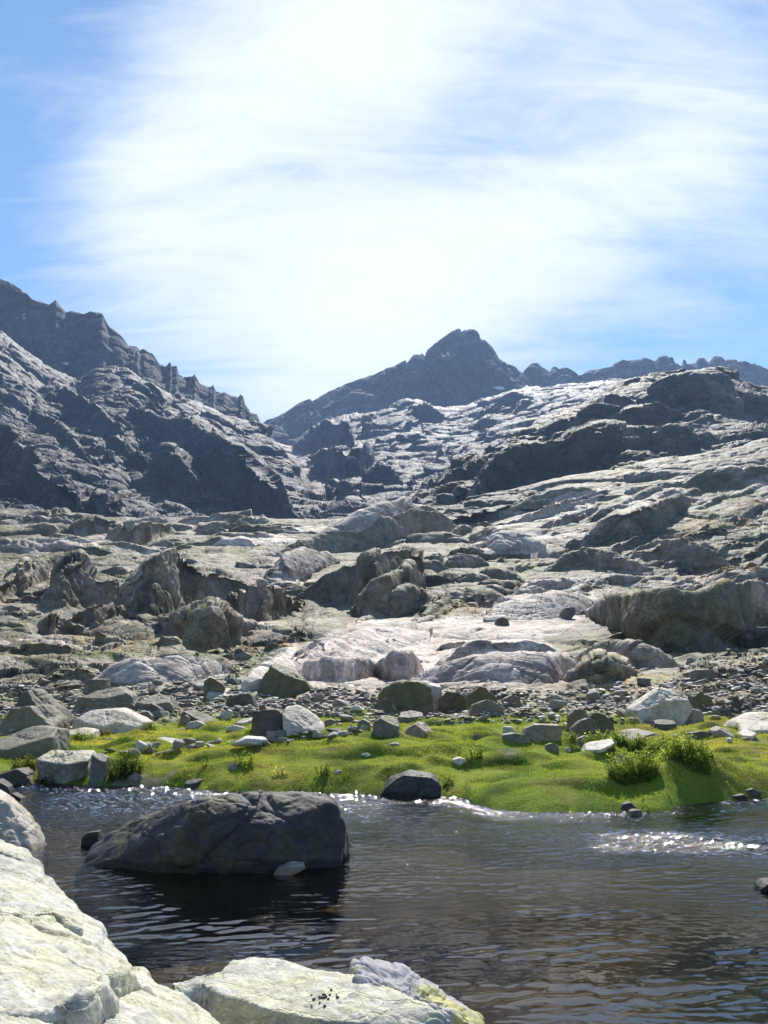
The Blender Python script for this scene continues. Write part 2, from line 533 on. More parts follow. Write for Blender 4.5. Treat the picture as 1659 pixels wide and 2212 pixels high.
# ------------------------------------------------------------------ colour of the ground
PALE = np.array([.52, .465, .425]); GREY = np.array([.235, .212, .158]); OLIVE = np.array([.125, .115, .052])
PINK = np.array([.40, .31, .285]); DARK = np.array([.13, .125, .115]); STRAW = np.array([.27, .17, .055]); MOSS = np.array([.10, .13, .025])
SCREE = np.array([.25, .235, .235]); RUST = np.array([.27, .19, .165])
PALE_SLABS = [[(500, 1480), (560, 1435), (640, 1385), (800, 1335), (1040, 1330), (1080, 1290), (1280, 1275), (1300, 1310), (1240, 1350), (1180, 1385), (1240, 1420), (1240, 1450), (1190, 1500), (860, 1500), (640, 1480)],
              [(190, 1475), (260, 1425), (400, 1408), (500, 1436), (480, 1480)], [(575, 1260), (620, 1195), (720, 1195), (640, 1270)], [(1010, 1190), (1060, 1140), (1200, 1160), (1180, 1200)], [(700, 1150), (760, 1105), (860, 1075), (900, 1090), (760, 1150)],
              [(1060, 1140), (1200, 1075), (1330, 1045), (1260, 1110)], [(430, 1180), (560, 1150), (700, 1130), (600, 1180)], [(0, 1180), (100, 1160), (240, 1170), (100, 1195)], [(1150, 1250), (1300, 1245), (1230, 1275), (1100, 1290)]]
VEG_STRAW = [[(150, 1350), (240, 1335), (330, 1370), (330, 1405), (210, 1405), (150, 1385)],
             [(1300, 1010), (1370, 1015), (1360, 1040), (1290, 1040)],
             [(1420, 1160), (1500, 1112), (1640, 1085), (1659, 1110), (1640, 1140), (1520, 1160)],
             [(1440, 1245), (1560, 1220), (1659, 1215), (1659, 1240), (1540, 1255)],
             [(960, 1335), (1060, 1325), (1060, 1300), (980, 1310)], [(410, 1400), (640, 1382), (640, 1400), (480, 1420)],
             [(1040, 960), (1140, 905), (1290, 860), (1280, 880), (1120, 940)], [(1200, 1320), (1260, 1290), (1240, 1340)],
             [(1250, 1480), (1659, 1420), (1659, 1520), (1400, 1530)], [(880, 1520), (1060, 1500), (1140, 1530), (900, 1560)]]
VEG_MOSS = [[(960, 1325), (1060, 1310), (1075, 1300), (980, 1330)], [(150, 1410), (250, 1400), (240, 1425), (150, 1420)],
            [(500, 1440), (580, 1400), (600, 1410), (520, 1455), (512, 1500), (480, 1500)], [(390, 1415), (500, 1410), (480, 1425)],
            [(30, 1455), (150, 1455), (120, 1465)], [(270, 880), (300, 930), (285, 930)], [(205, 880), (235, 905), (180, 900)],
            [(1470, 1440), (1560, 1425), (1560, 1445), (1480, 1455)], [(400, 1080), (450, 1090), (470, 1110), (420, 1100)],
            [(1100, 1220), (1180, 1215), (1160, 1235)]]


def veg_mask(X, Y, polys, pts, grow):
    n = vnoise(pts / np.maximum(pts[:, 1:2], 1) * 60, 3) * 14
    n2 = vnoise(pts / np.maximum(pts[:, 1:2], 1) * 170, 4)
    m = np.zeros(len(X), np.float32)
    for p in polys: m = np.maximum(m, in_poly(X + n, Y + n * 0.5, p).astype(np.float32))
    return m * (n2 > -0.25 + grow)


def colour_slope(pts, N, X, Y, dist, plate, plate2):
    big = fbm(pts / 26, 4, 11); mid = fbm(pts / 6, 3, 12); lich = fbm(pts / np.array([9, 9, 5]), 4, 14)
    slab = np.zeros(len(X), np.float32); wx_ = vnoise(pts / 3, 8) * 10
    for p in PALE_SLABS: slab = np.maximum(slab, in_poly(X + wx_, Y + wx_ * .6, p).astype(np.float32))
    c = GREY + (PALE - GREY) * np.clip(0.16 + 0.6 * big + 0.45 * plate + 0.75 * slab, 0, 1)[:, None]
    lich = lich - .35 * slab
    c = c + (PINK - c) * (sstep(0.1, 0.5, mid + big * .6) * 0.38)[:, None]
    c = c + (OLIVE - c) * (sstep(-0.15, 0.25, lich + 0.35 * plate) * 0.8)[:, None]
    c *= (1 + 0.25 * plate2 + 0.2 * mid)[:, None]
    belt = sstep(1462, 1490, Y + 16 * mid)
    c = c + (np.array([.25, .205, .16]) * (1 + .4 * mid[:, None]) - c) * (belt * .85)[:, None]
    flat = sstep(0.4, 0.65, N[:, 2])
    v = veg_mask(X, Y, VEG_STRAW, pts, 0.25) * flat
    c = c + (STRAW * (1 + .4 * mid[:, None]) - c) * (v * 0.85)[:, None]
    v = veg_mask(X, Y, VEG_MOSS, pts, -0.2) * flat
    c = c + (MOSS - c) * (v * 0.9)[:, None]
    # turf threads in flat hollows, and grass running back between the boulders
    v = sstep(0.18, 0.32, fbm(pts / 5.0, 4, 44) - .2 * slab) * sstep(0.80, 0.93, N[:, 2]) * 0.75
    c = c + (np.array([.17, .17, .045]) * (1 + .4 * mid[:, None]) - c) * v[:, None]
    v = sstep(.02, .2, fbm(pts / 3.2, 4, 45)) * sstep(1485, 1505, Y) * .85
    c = c + (np.array([.16, .20, .03]) * (1 + .4 * mid[:, None]) - c) * v[:, None]
    return np.clip(c * np.array([1.05, 1.0, .93]), .02, .7), None


def colour_far(tint, olive=0.3, veg=True):
    tint = np.array(tint)
    def f(pts, N, X, Y, dist, plate, plate2):
        big = fbm(pts / 90, 4, 21); mid = fbm(pts / 20, 3, 22); lich = fbm(pts / 40, 4, 24)
        c = DARK + (PALE - DARK) * np.clip(0.30 + 0.6 * big + 0.5 * plate, 0, 1)[:, None]
        c = c * 0.5 + SCREE * 0.5 * (1 + 0.5 * mid[:, None])
        c = c + (OLIVE - c) * (sstep(0.0, 0.35, lich) * olive)[:, None]
        c *= (1 + 0.25 * plate2)[:, None] * tint
        if veg:
            flat = sstep(0.4, 0.7, N[:, 2])
            v = veg_mask(X, Y, VEG_STRAW, pts, 0.1) * flat
            c = c + (STRAW - c) * (v * 0.7)[:, None]
            v = veg_mask(X, Y, VEG_MOSS, pts, 0.0) * flat
            c = c + (MOSS - c) * (v * 0.6)[:, None]
            for p in ([(570, 925), (600, 935), (650, 985), (700, 1060), (690, 1080), (640, 1000), (590, 950)],):
                v = in_poly(X, Y, p)
                c[v] = RUST * (1 + .3 * mid[v, None])
        return np.clip(c, .02, .6), None
    return f
# ------------------------------------------------------------------ the cirque
M_SLOPE = rock_mat('granite_slope', 0.9, bump=0.75, rough=0.66, dist=0.2, spec=0.18, crack=1.6, blocks=.9)
M_FAR = rock_mat('granite_far', 0.16, bump=0.9, rough=0.62, dist=1.6, spec=0.16, blocks=.9)
M_RIDGE = rock_mat('granite_ridge', 0.07, bump=0.8, rough=0.8, dist=3.0, spec=0.15, blocks=1.0)


def F(up, lo, **k):
    d = dict(up=up, lo=lo); d.update(k); return d


def flat(Y, d): return [(-1500, Y, d), (3200, Y, d)]


SLOPE_F = [
    # left: dark outcrops
    F([(-60, 1262), (0, 1250), (50, 1215), (100, 1196), (145, 1194), (170, 1230)], [(-60, 1300), (0, 1305), (60, 1272), (140, 1236), (170, 1234)], lean=.8),
    F([(80, 1290), (95, 1262), (110, 1241), (145, 1193), (180, 1198), (215, 1231), (260, 1236), (285, 1270)], [(80, 1302), (140, 1303), (200, 1293), (285, 1281)], lean=.6),
    F([(235, 1300), (250, 1268), (280, 1236), (310, 1211), (345, 1188), (390, 1186), (415, 1193), (460, 1216), (520, 1236), (555, 1262), (570, 1275)], [(235, 1318), (310, 1336), (360, 1328), (400, 1308), (475, 1288), (570, 1277)], lean=.3, e=2.6),
    F([(475, 1288), (495, 1277), (520, 1271), (550, 1258), (590, 1261), (625, 1281), (655, 1290)], [(475, 1297), (520, 1338), (565, 1353), (600, 1338), (630, 1323), (655, 1297)], lean=.3, e=2.6),
    F([(350, 1340), (395, 1316), (450, 1296), (480, 1301), (525, 1341), (545, 1355)], [(350, 1358), (410, 1388), (460, 1393), (500, 1383), (545, 1362)], lean=.7),
    F([(160, 1325), (200, 1301), (280, 1306), (300, 1325)], [(160, 1350), (200, 1356), (280, 1338), (300, 1332)], lean=.4),
    F([(80, 1345), (85, 1336), (110, 1310), (160, 1340), (172, 1352)], [(80, 1358), (110, 1374), (172, 1360)], lean=.3),
    F([(230, 1150), (260, 1128), (310, 1121), (370, 1128), (385, 1140)], [(230, 1164), (280, 1174), (320, 1169), (385, 1146)], lean=.4),
    F([(160, 1142), (200, 1121), (240, 1136)], [(160, 1150), (200, 1156), (240, 1149)], lean=.5),
    F([(0, 1130), (60, 1112), (120, 1120), (160, 1135)], [(0, 1140), (80, 1132), (160, 1140)], lean=.6),
    F([(-40, 1405), (60, 1388), (130, 1378), (160, 1388), (175, 1400)], [(-40, 1412), (90, 1405), (175, 1404)], lean=.4),
    F([(-60, 1360), (0, 1352), (60, 1350), (95, 1362)], [(-60, 1380), (40, 1372), (95, 1368)], lean=1.2),
    F([(185, 1472), (220, 1450), (260, 1432), (340, 1415), (400, 1411), (450, 1418), (490, 1436), (505, 1460)], [(185, 1478), (300, 1486), (400, 1484), (480, 1474), (505, 1466)], lean=1.5, e=1.7),
    F([(60, 1432), (150, 1415), (230, 1420), (260, 1440)], [(60, 1440), (150, 1446), (260, 1446)], lean=1.0),
    F([(-80, 1450), (0, 1432), (70, 1440), (120, 1458)], [(-80, 1470), (40, 1468), (120, 1464)], lean=1.4),
    # middle: whaleback domes
    F([(590, 1204), (630, 1180), (690, 1150), (760, 1110), (820, 1082), (870, 1078), (920, 1085), (960, 1110), (1000, 1142)], [(590, 1210), (640, 1206), (720, 1196), (830, 1187), (900, 1164), (950, 1154), (1000, 1146)], lean=.75, e=2.4),
    F([(760, 1160), (800, 1128), (850, 1112), (900, 1098), (940, 1103), (985, 1138)], [(760, 1166), (830, 1187), (900, 1164), (985, 1146)], lean=.25, e=2.2),
    F([(560, 1262), (575, 1240), (590, 1225), (620, 1200), (660, 1192), (710, 1198), (730, 1212)], [(560, 1268), (620, 1266), (730, 1222)], lean=1.5, e=1.8),
    F([(640, 1282), (700, 1240), (760, 1210), (830, 1186), (880, 1180), (905, 1196)], [(640, 1288), (740, 1302), (800, 1322), (850, 1284), (905, 1264)], lean=.55, e=2.2),
    F([(755, 1310), (800, 1265), (850, 1235), (890, 1228), (910, 1244)], [(755, 1334), (790, 1342), (840, 1340), (910, 1292)], lean=.35, e=2.4),
    F([(815, 1305), (829, 1286), (880, 1282), (920, 1300), (980, 1310), (990, 1318)], [(815, 1338), (850, 1340), (900, 1330), (990, 1322)], lean=.4),
    F([(905, 1215), (940, 1198), (990, 1188), (1040, 1200), (1060, 1215)], [(905, 1240), (960, 1238), (1020, 1226), (1060, 1220)], lean=.9),
    F([(1020, 1252), (1060, 1236), (1100, 1240), (1120, 1256)], [(1020, 1262), (1070, 1268), (1120, 1262)], lean=.8),
    F([(960, 1265), (1000, 1250), (1040, 1254), (1060, 1268)], [(960, 1274), (1010, 1278), (1060, 1274)], lean=.7),
    # right: blocks and long slabs
    F([(1180, 1236), (1195, 1228), (1230, 1203), (1270, 1190), (1310, 1197), (1360, 1216), (1408, 1232)], [(1180, 1240), (1250, 1234), (1330, 1242), (1408, 1237)], lean=.3, e=2.3),
    F([(1372, 1195), (1420, 1168), (1480, 1160), (1510, 1170), (1550, 1185), (1592, 1206)], [(1372, 1199), (1440, 1217), (1500, 1224), (1550, 1222), (1592, 1213)], lean=.5),
    F([(1110, 1276), (1180, 1260), (1260, 1254), (1330, 1246), (1400, 1252)], [(1110, 1290), (1200, 1282), (1300, 1268), (1400, 1258)], lean=.7),
    F([(1270, 1326), (1290, 1308), (1320, 1296), (1370, 1291), (1445, 1283), (1500, 1291), (1570, 1266), (1630, 1256), (1720, 1262)], [(1270, 1334), (1330, 1368), (1380, 1393), (1455, 1400), (1530, 1388), (1570, 1383), (1630, 1358), (1720, 1348)], lean=.35, e=2.5),
    F([(935, 1440), (945, 1424), (975, 1396), (1020, 1378), (1080, 1376), (1155, 1381), (1205, 1396), (1245, 1420)], [(935, 1446), (1000, 1434), (1080, 1436), (1150, 1426), (1245, 1440)], lean=.6, e=2.0),
    F([(885, 1478), (940, 1452), (1000, 1440), (1070, 1427), (1190, 1425), (1225, 1432), (1242, 1448)], [(885, 1484), (960, 1494), (1060, 1504), (1190, 1500), (1242, 1462)], lean=1.6, e=1.6),
    F([(1225, 1440), (1245, 1420), (1290, 1400), (1350, 1400), (1420, 1415), (1475, 1442)], [(1225, 1446), (1300, 1457), (1400, 1464), (1475, 1450)], lean=.45, e=2.3),
    F([(1222, 1488), (1240, 1466), (1260, 1450), (1290, 1443), (1330, 1455), (1358, 1480)], [(1222, 1492), (1290, 1495), (1358, 1486)], lean=.35, e=2.3),
    F([(815, 1440), (830, 1424), (860, 1413), (900, 1415), (916, 1428), (922, 1448)], [(815, 1468), (870, 1480), (905, 1467), (922, 1456)], lean=.3, e=2.6),
    F([(648, 1455), (665, 1436), (690, 1425), (735, 1425), (800, 1432), (825, 1448)], [(648, 1465), (700, 1487), (740, 1482), (825, 1466)], lean=.5, e=2.4),
    F([(525, 1472), (560, 1445), (620, 1412), (700, 1378), (790, 1352), (880, 1345), (930, 1360)], [(525, 1478), (620, 1462), (720, 1430), (820, 1408), (930, 1385)], lean=3.2, e=1.4),
    F([(1050, 1345), (1070, 1318), (1110, 1300), (1170, 1292), (1250, 1290), (1290, 1300)], [(1050, 1352), (1100, 1350), (1180, 1348), (1290, 1330)], lean=1.9, e=1.6),
    F([(1259, 1153), (1275, 1134), (1294, 1116), (1329, 1096), (1379, 1086), (1429, 1081), (1490, 1076)], [(1259, 1160), (1299, 1163), (1369, 1165), (1419, 1153), (1490, 1094)], lean=.25, e=2.6),
    F([(1060, 1134), (1130, 1110), (1229, 1072), (1314, 1052)], [(1060, 1141), (1130, 1126), (1229, 1093), (1314, 1063)], lean=.5),
    F([(1020, 1116), (1090, 1100), (1150, 1075), (1200, 1068)], [(1020, 1124), (1100, 1116), (1200, 1080)], lean=.5),
    F([(1160, 1134), (1230, 1104), (1290, 1090)], [(1160, 1142), (1230, 1122), (1290, 1104)], lean=.6),
    F([(1300, 1070), (1400, 1056), (1480, 1048)], [(1300, 1078), (1400, 1070), (1480, 1060)], lean=.5),
    F([(1480, 1050), (1530, 1022), (1600, 1010), (1720, 1000)], [(1480, 1062), (1560, 1064), (1620, 1059), (1720, 1052)], lean=.3),
    F([(1560, 1165), (1620, 1148), (1640, 1135), (1720, 1126)], [(1560, 1172), (1620, 1166), (1720, 1168)], lean=.6),
    F([(1500, 1252), (1560, 1238), (1640, 1226), (1720, 1226)], [(1500, 1260), (1580, 1262), (1720, 1268)], lean=.8),
    F([(1010, 1165), (1060, 1146), (1120, 1150), (1180, 1172)], [(1010, 1180), (1080, 1196), (1180, 1186)], lean=1.6),
    F([(880, 1160), (960, 1152), (1020, 1170)], [(880, 1178), (960, 1182), (1020, 1182)], lean=.9),
]
rs = np.random.RandomState(77)
# lesser ledges between the big ones
for k in range(140):
    X0 = rs.uniform(-120, 1780); Y0 = rs.uniform(1105, 1470); sc = (Y0 - 1000) / 450.0
    w = rs.uniform(30, 130) * (0.5 + 0.8 * sc) * (1 if k < 70 else .6); hh = w * rs.uniform(.07, .22)
    tl = (-0.16 if X0 > 650 else 0.02) + rs.uniform(-.08, .08)
    xs = np.linspace(-.5, .5, 6)
    up = [(X0 + w * x, Y0 + tl * w * x - hh * (1 - (2 * x) ** 2) * rs.uniform(.7, 1.1)) for x in xs]
    lo = [(X0 + w * x, Y0 + tl * w * x + hh * .12 * (1 - (2 * x) ** 2)) for x in xs]
    SLOPE_F.append(F(up, lo, lean=rs.uniform(.25, 1.1), e=rs.uniform(1.6, 2.6)))

# long ledges running with the dip: the upper left benches and the slabs that step up to the right
for k in range(45):
    X0 = rs.uniform(-100, 640); Y0 = rs.uniform(1108, 1195); w = rs.uniform(50, 190); hh = rs.uniform(6, 20); tl = rs.uniform(-.06, .05)
    xs = np.linspace(-.5, .5, 9); jg = rs.uniform(.5, 1.15, 9)
    SLOPE_F.append(F([(X0 + w * x, Y0 + tl * w * x - hh * (1 - (2 * x) ** 4) * q) for x, q in zip(xs, jg)], [(X0 + w * x, Y0 + tl * w * x + 2 * (1 - (2 * x) ** 2)) for x in xs], lean=rs.uniform(.35, .8), e=1.7))
for k in range(55):
    X0 = rs.uniform(900, 1760); Y0 = 1300 - (X0 - 900) * .12 + rs.uniform(-190, 60); w = rs.uniform(70, 250); hh = rs.uniform(7, 24); tl = rs.uniform(-.34, -.16)
    xs = np.linspace(-.5, .5, 9); jg = rs.uniform(.5, 1.15, 9)
    SLOPE_F.append(F([(X0 + w * x, Y0 + tl * w * x - hh * (1 - (2 * x) ** 4) * q) for x, q in zip(xs, jg)], [(X0 + w * x, Y0 + tl * w * x + 2 * (1 - (2 * x) ** 2)) for x in xs], lean=rs.uniform(.35, 1.0), e=1.7))

SMOOTH = [([(500, 1480), (620, 1390), (800, 1330), (1050, 1340), (1080, 1290), (1300, 1280), (1300, 1400), (1250, 1500), (850, 1500)], .35),
          ([(190, 1480), (260, 1425), (400, 1405), (510, 1430), (500, 1480)], .5),
          ([(590, 1210), (700, 1140), (820, 1075), (960, 1100), (1000, 1150), (830, 1190)], .35),
          ([(1270, 1330), (1370, 1285), (1659, 1250), (1659, 1350), (1460, 1400)], .4),
          ([(560, 1270), (620, 1195), (880, 1175), (910, 1240), (800, 1345)], .45)]
RELIEF_SLOPE = [(26, .09, (1.8, 1.2, .8, .12), .5, .5, 'plate'), (10, .10, (2.2, 1.2, .75, .14), .9, .35, 'dome'), (4, .08, (2.0, 1.1, .75, .12), .9, .4, 'dome'), (2.7, .13, (1.7, 1.1, .7, .1), .4, .6, 'plate'),
                (1.3, .13, (1.6, 1, .8), .5, .6, 'plate'), (0.6, .09, (1.3, 1, .9), .5, .5, 'plate')]
slope = landform('rock_slope', [
    [(-1500, 1640, 27), (3200, 1640, 27)],
    [(-1500, 1560, 35), (300, 1562, 35), (1400, 1564, 35), (1659, 1566, 34), (3200, 1550, 34)],
    [(-1500, 1500, 46), (1200, 1502, 46), (1500, 1498, 46), (1659, 1490, 44), (3200, 1400, 44)],
    [(-1500, 1440, 66), (1200, 1447, 66), (1659, 1415, 62), (3200, 1300, 62)],
    [(-1500, 1370, 105), (1659, 1350, 100), (3200, 1200, 100)],
    [(-1500, 1270, 150), (0, 1285, 150), (600, 1295, 150), (1659, 1270, 145), (3200, 1100, 145)],
    [(-1500, 1180, 215), (0, 1200, 215), (700, 1205, 215), (1659, 1170, 205), (3200, 1000, 205)],
    [(-1500, 1125, 290), (0, 1135, 290), (700, 1142, 290), (1000, 1135, 290), (1200, 1100, 280), (1659, 1060, 270), (3200, 950, 270)],
    [(-1500, 1105, 350), (0, 1112, 350), (400, 1122, 350), (700, 1130, 350), (880, 1118, 350), (1000, 1095, 350), (1200, 1040, 350), (1659, 960, 350), (3200, 900, 350)],
    [(-1500, 1200, 450), (700, 1200, 450), (1000, 1180, 450), (1659, 1080, 450), (3200, 1000, 450)]],
    SLOPE_F, M_SLOPE, (-260, 1920), 1180, 1300, (27, 450), colour_slope, RELIEF_SLOPE, crag_polys=SMOOTH, seed=3, sm=15, Nd=5200, filt=(1.4, 3.2))

HILL_F = [
    F([(1012, 1062), (1019, 1041), (1054, 996), (1124, 951), (1189, 956), (1244, 931), (1309, 911), (1389, 911), (1489, 931), (1500, 950)],
      [(1012, 1080), (1060, 1070), (1109, 1053), (1179, 1034), (1254, 1034), (1309, 1022), (1379, 984), (1500, 980)], lean=.3, e=2.6),
    F([(1410, 850), (1434, 826), (1500, 818), (1570, 815), (1660, 842), (1720, 850)], [(1410, 862), (1434, 868), (1500, 884), (1560, 870), (1660, 872), (1720, 870)], lean=.45),
    F([(1140, 925), (1219, 890), (1290, 872), (1340, 880)], [(1140, 935), (1240, 915), (1340, 895)], lean=.6),
    F([(1310, 905), (1360, 875), (1430, 868), (1480, 900)], [(1310, 915), (1400, 912), (1480, 910)], lean=.4),
    F([(1490, 900), (1530, 868), (1600, 860), (1659, 880)], [(1490, 905), (1570, 894), (1659, 890)], lean=1.6),
    F([(1480, 960), (1540, 925), (1620, 910), (1700, 915)], [(1480, 975), (1560, 960), (1700, 950)], lean=.7),
    F([(1300, 1010), (1340, 985), (1400, 985), (1430, 1005)], [(1300, 1020), (1360, 1020), (1430, 1012)], lean=.8),
    F([(1260, 955), (1290, 925), (1330, 925), (1350, 960)], [(1260, 1000), (1310, 1015), (1350, 985)], lean=.25),
    F([(920, 1048), (975, 1010), (1040, 985), (1060, 1000)], [(920, 1056), (1000, 1035), (1060, 1010)], lean=.6),
]
rs = np.random.RandomState(78)
for k in range(90):
    X0 = rs.uniform(930, 1780); top = np.interp(X0, [914, 1150, 1374, 1659], [1046, 906, 813, 830])
    Y0 = top + (1080 - top) * rs.uniform(.05, .9)
    w = rs.uniform(22, 80); hh = w * rs.uniform(.12, .32); tl = -0.25 + rs.uniform(-.1, .15)
    xs = np.linspace(-.5, .5, 6)
    HILL_F.append(F([(X0 + w * x, Y0 + tl * w * x - hh * (1 - (2 * x) ** 2) * rs.uniform(.7, 1.1)) for x in xs],
                    [(X0 + w * x, Y0 + tl * w * x + hh * .1 * (1 - (2 * x) ** 2)) for x in xs], lean=rs.uniform(.25, .9)))
RELIEF_HILL = [(40, .13, (1.5, 1.1, .9, .2), .5, .6, 'plate'), (16, .15, (1.5, 1.1, .9, .2), .5, .6, 'plate'), (6.5, .18, (1.4, 1, .9, .1), .45, .7, 'plate'), (2.6, .18, (1.3, 1, .9), .4, .6, 'plate')]
hill = landform('hillside', [
    [(-200, 1300, 290), (800, 1260, 290), (914, 1150, 290), (1100, 1110, 300), (1659, 1040, 300), (3200, 900, 300)],
    [(-200, 1290, 330), (800, 1240, 330), (914, 1080, 330), (1109, 1066, 345), (1254, 1046, 350), (1379, 1004, 360), (1500, 988, 360), (1659, 965, 360), (3200, 800, 360)],
    [(-200, 1270, 380), (800, 1220, 370), (914, 1060, 360), (1029, 1010, 400), (1149, 960, 430), (1279, 905, 450), (1400, 880, 450), (1554, 880, 450), (1659, 900, 450), (3200, 700, 450)],
    [(-200, 1266, 430), (850, 1196, 380), (890, 1106, 380), (914, 1062, 385), (979, 1012, 420), (1029, 982, 450), (1089, 947, 480), (1149, 922, 500), (1219, 894, 520), (1279, 877, 530), (1329, 852, 545), (1374, 829, 560), (1429, 824, 560), (1494, 817, 560), (1554, 812, 560), (1574, 817, 560), (1609, 834, 550), (1639, 842, 550), (1720, 851, 550), (3200, 656, 550)],
    [(-200, 1400, 640), (914, 1300, 640), (1279, 1000, 680), (1659, 960, 700), (3200, 850, 700)]],
    HILL_F, M_FAR, (840, 1940), 820, 760, (290, 690), colour_far((.52, .49, .38), .8), RELIEF_HILL, seed=5, sm=11)

LEFT_F = [
    F([(280, 880), (310, 886), (350, 908), (405, 904), (450, 940), (500, 953), (540, 968), (580, 995), (620, 1030), (650, 1075), (665, 1108)],
      [(280, 890), (310, 920), (350, 962), (400, 1002), (440, 1047), (500, 1078), (560, 1107), (590, 1124), (640, 1124), (665, 1116)], lean=.4, e=2.2),
    F([(-80, 925), (0, 933), (30, 953), (75, 973), (125, 1003), (165, 1033), (195, 1070), (205, 1092)], [(-80, 1015), (0, 1030), (50, 1055), (100, 1080), (150, 1100), (185, 1105), (205, 1096)], lean=.35, e=2.2),
    F([(95, 835), (110, 826), (130, 828), (180, 858), (230, 890), (262, 932)], [(95, 840), (130, 872), (180, 912), (230, 942), (262, 946)], lean=.45),
    F([(335, 1000), (350, 985), (365, 980), (390, 990), (410, 1020), (442, 1046)], [(335, 1010), (370, 1052), (400, 1062), (442, 1070)], lean=.3),
    F([(190, 1060), (215, 1040), (250, 1050), (270, 1078)], [(190, 1095), (220, 1108), (270, 1098)], lean=.5),
    F([(230, 940), (270, 950), (310, 985), (330, 1020)], [(230, 950), (280, 990), (330, 1030)], lean=.5),
    F([(60, 880), (110, 905), (170, 960), (200, 1000)], [(60, 890), (130, 940), (200, 1010)], lean=.8),
    F([(-40, 830), (30, 850), (80, 890)], [(-40, 850), (40, 880), (80, 900)], lean=.7),
    F([(300, 830), (340, 850), (380, 880)], [(300, 840), (350, 872), (380, 886)], lean=.7),
    F([(420, 880), (480, 905), (540, 940)], [(420, 886), (490, 922), (540, 946)], lean=.7),
]
rs = np.random.RandomState(79)
for k in range(80):
    X0 = rs.uniform(-200, 620); top = np.interp(X0, [0, 300, 560, 700], [718, 805, 915, 1100])
    Y0 = top + (1100 - top) * rs.uniform(.06, .95)
    w = rs.uniform(18, 70); hh = w * rs.uniform(.15, .4); tl = 0.5 + rs.uniform(-.2, .25)
    xs = np.linspace(-.5, .5, 6)
    LEFT_F.append(F([(X0 + w * x, Y0 + tl * w * x - hh * (1 - (2 * x) ** 2) * rs.uniform(.7, 1.1)) for x in xs],
                    [(X0 + w * x, Y0 + tl * w * x + hh * .1 * (1 - (2 * x) ** 2)) for x in xs], lean=rs.uniform(.3, .9)))
SHOULDER = [(-900, 460), (-300, 600), (0, 718), (50, 753), (100, 783), (155, 808), (175, 803), (205, 788), (280, 795), (320, 818), (370, 838), (430, 863), (500, 893), (560, 915), (600, 965), (650, 1012), (690, 1080), (712, 1116), (760, 1180), (900, 1300)]
SH_D = np.interp([p[0] for p in SHOULDER], [-900, 0, 300, 560, 690, 720, 900], [820, 820, 800, 780, 620, 470, 440])
RELIEF_LEFT = [(60, .12, (1.2, 1.2, 1.1, -.4), .5, .6, 'plate'), (24, .14, (1.3, 1.1, 1.0, -.4), .45, .6, 'plate'), (10, .19, (1.3, 1, .9, -.2), .4, .7, 'plate'), (4, .2, (1.2, 1, 1), .4, .6, 'plate')]
left = landform('mountainside', [
    [(-1500, 1190, 300), (700, 1190, 300), (1000, 1300, 300)],
    [(-1500, 1060, 340), (-300, 1085, 340), (0, 1096, 340), (200, 1114, 350), (400, 1124, 380), (600, 1134, 410), (710, 1126, 420), (800, 1220, 420), (1000, 1320, 420)],
    [(-1500, 880, 520), (-300, 920, 520), (0, 950, 520), (200, 990, 520), (400, 1040, 520), (560, 1075, 520), (650, 1100, 500), (712, 1124, 440), (800, 1230, 440), (1000, 1320, 440)],
    [(x, y + float(np.interp(x, [0, 540, 600], [24, 20, 4])), d) for (x, y), d in zip(SHOULDER, SH_D)],
    [(-1500, 700, 1000), (0, 860, 1000), (560, 1000, 950), (700, 1200, 800), (1000, 1400, 700)]],
    LEFT_F, M_FAR, (-300, 900), 900, 900, (300, 960), colour_far((.31, .30, .30), .3), RELIEF_LEFT, seed=7, sm=11)

RIDGE_L = [(-900, 250), (-500, 400), (-200, 545), (0, 603), (25, 613), (45, 625), (67, 645), (95, 653), (107, 660), (114, 655), (122, 651), (131, 663), (144, 678), (155, 674), (182, 682), (195, 675), (220, 675), (227, 688), (235, 703), (260, 723), (277, 743), (295, 745), (302, 755), (310, 752), (330, 763), (345, 783), (357, 788), (364, 780), (367, 778), (370, 788), (378, 787), (381, 787), (385, 805), (400, 813), (416, 812), (420, 808), (426, 818), (431, 830), (450, 838), (458, 836), (461, 830), (466, 842), (485, 843), (500, 855), (515, 858), (520, 853), (525, 858), (530, 878), (542, 893), (555, 898), (561, 912), (575, 940), (620, 1010)]
RELIEF_RIDGE = [(90, .08, (.8, 1, 1.3), .3, .8, 'plate'), (36, .17, (.8, 1, 1.3), .3, .8, 'plate'), (14, .17, (.8, 1, 1.2), .3, .8, 'plate'), (6, .15, (.9, 1, 1.1), .3, .8, 'plate')]


def ridge(name, crest, foot_dy, d_foot, d_crest, mat, Xr, Nu, Nr, seed, tint, feats=()):
    foot = [(x, y + foot_dy(x), d_foot) for x, y in crest]
    mid = [(x, y + foot_dy(x) * .35, d_foot + (d_crest - d_foot) * .55) for x, y in crest]
    return landform(name, [[(x, y + foot_dy(x) + 40, d_foot * .97) for x, y in crest], foot, mid, [(x, y, d_crest) for x, y in crest],
                           [(x, y + 12, d_crest * 1.03) for x, y in crest], [(x, y + 160, d_crest * 1.16) for x, y in crest]],
                    list(feats), mat, Xr, Nu, Nr, (d_foot * .965, d_crest * 1.17), colour_far(tint, .1, veg=False), RELIEF_RIDGE, Nd=900, seed=seed, kk=.6, filt=(.5, 1.2), push=(.1, -1.0, .14))


ridge('mountain_ridge', RIDGE_L, lambda x: float(np.interp(x, [-900, 0, 160, 280, 430, 560, 620], [420, 145, 150, 65, 45, 30, 20])), 880, 945, M_RIDGE, (-300, 600), 900, 420, 9, (.30, .29, .29))

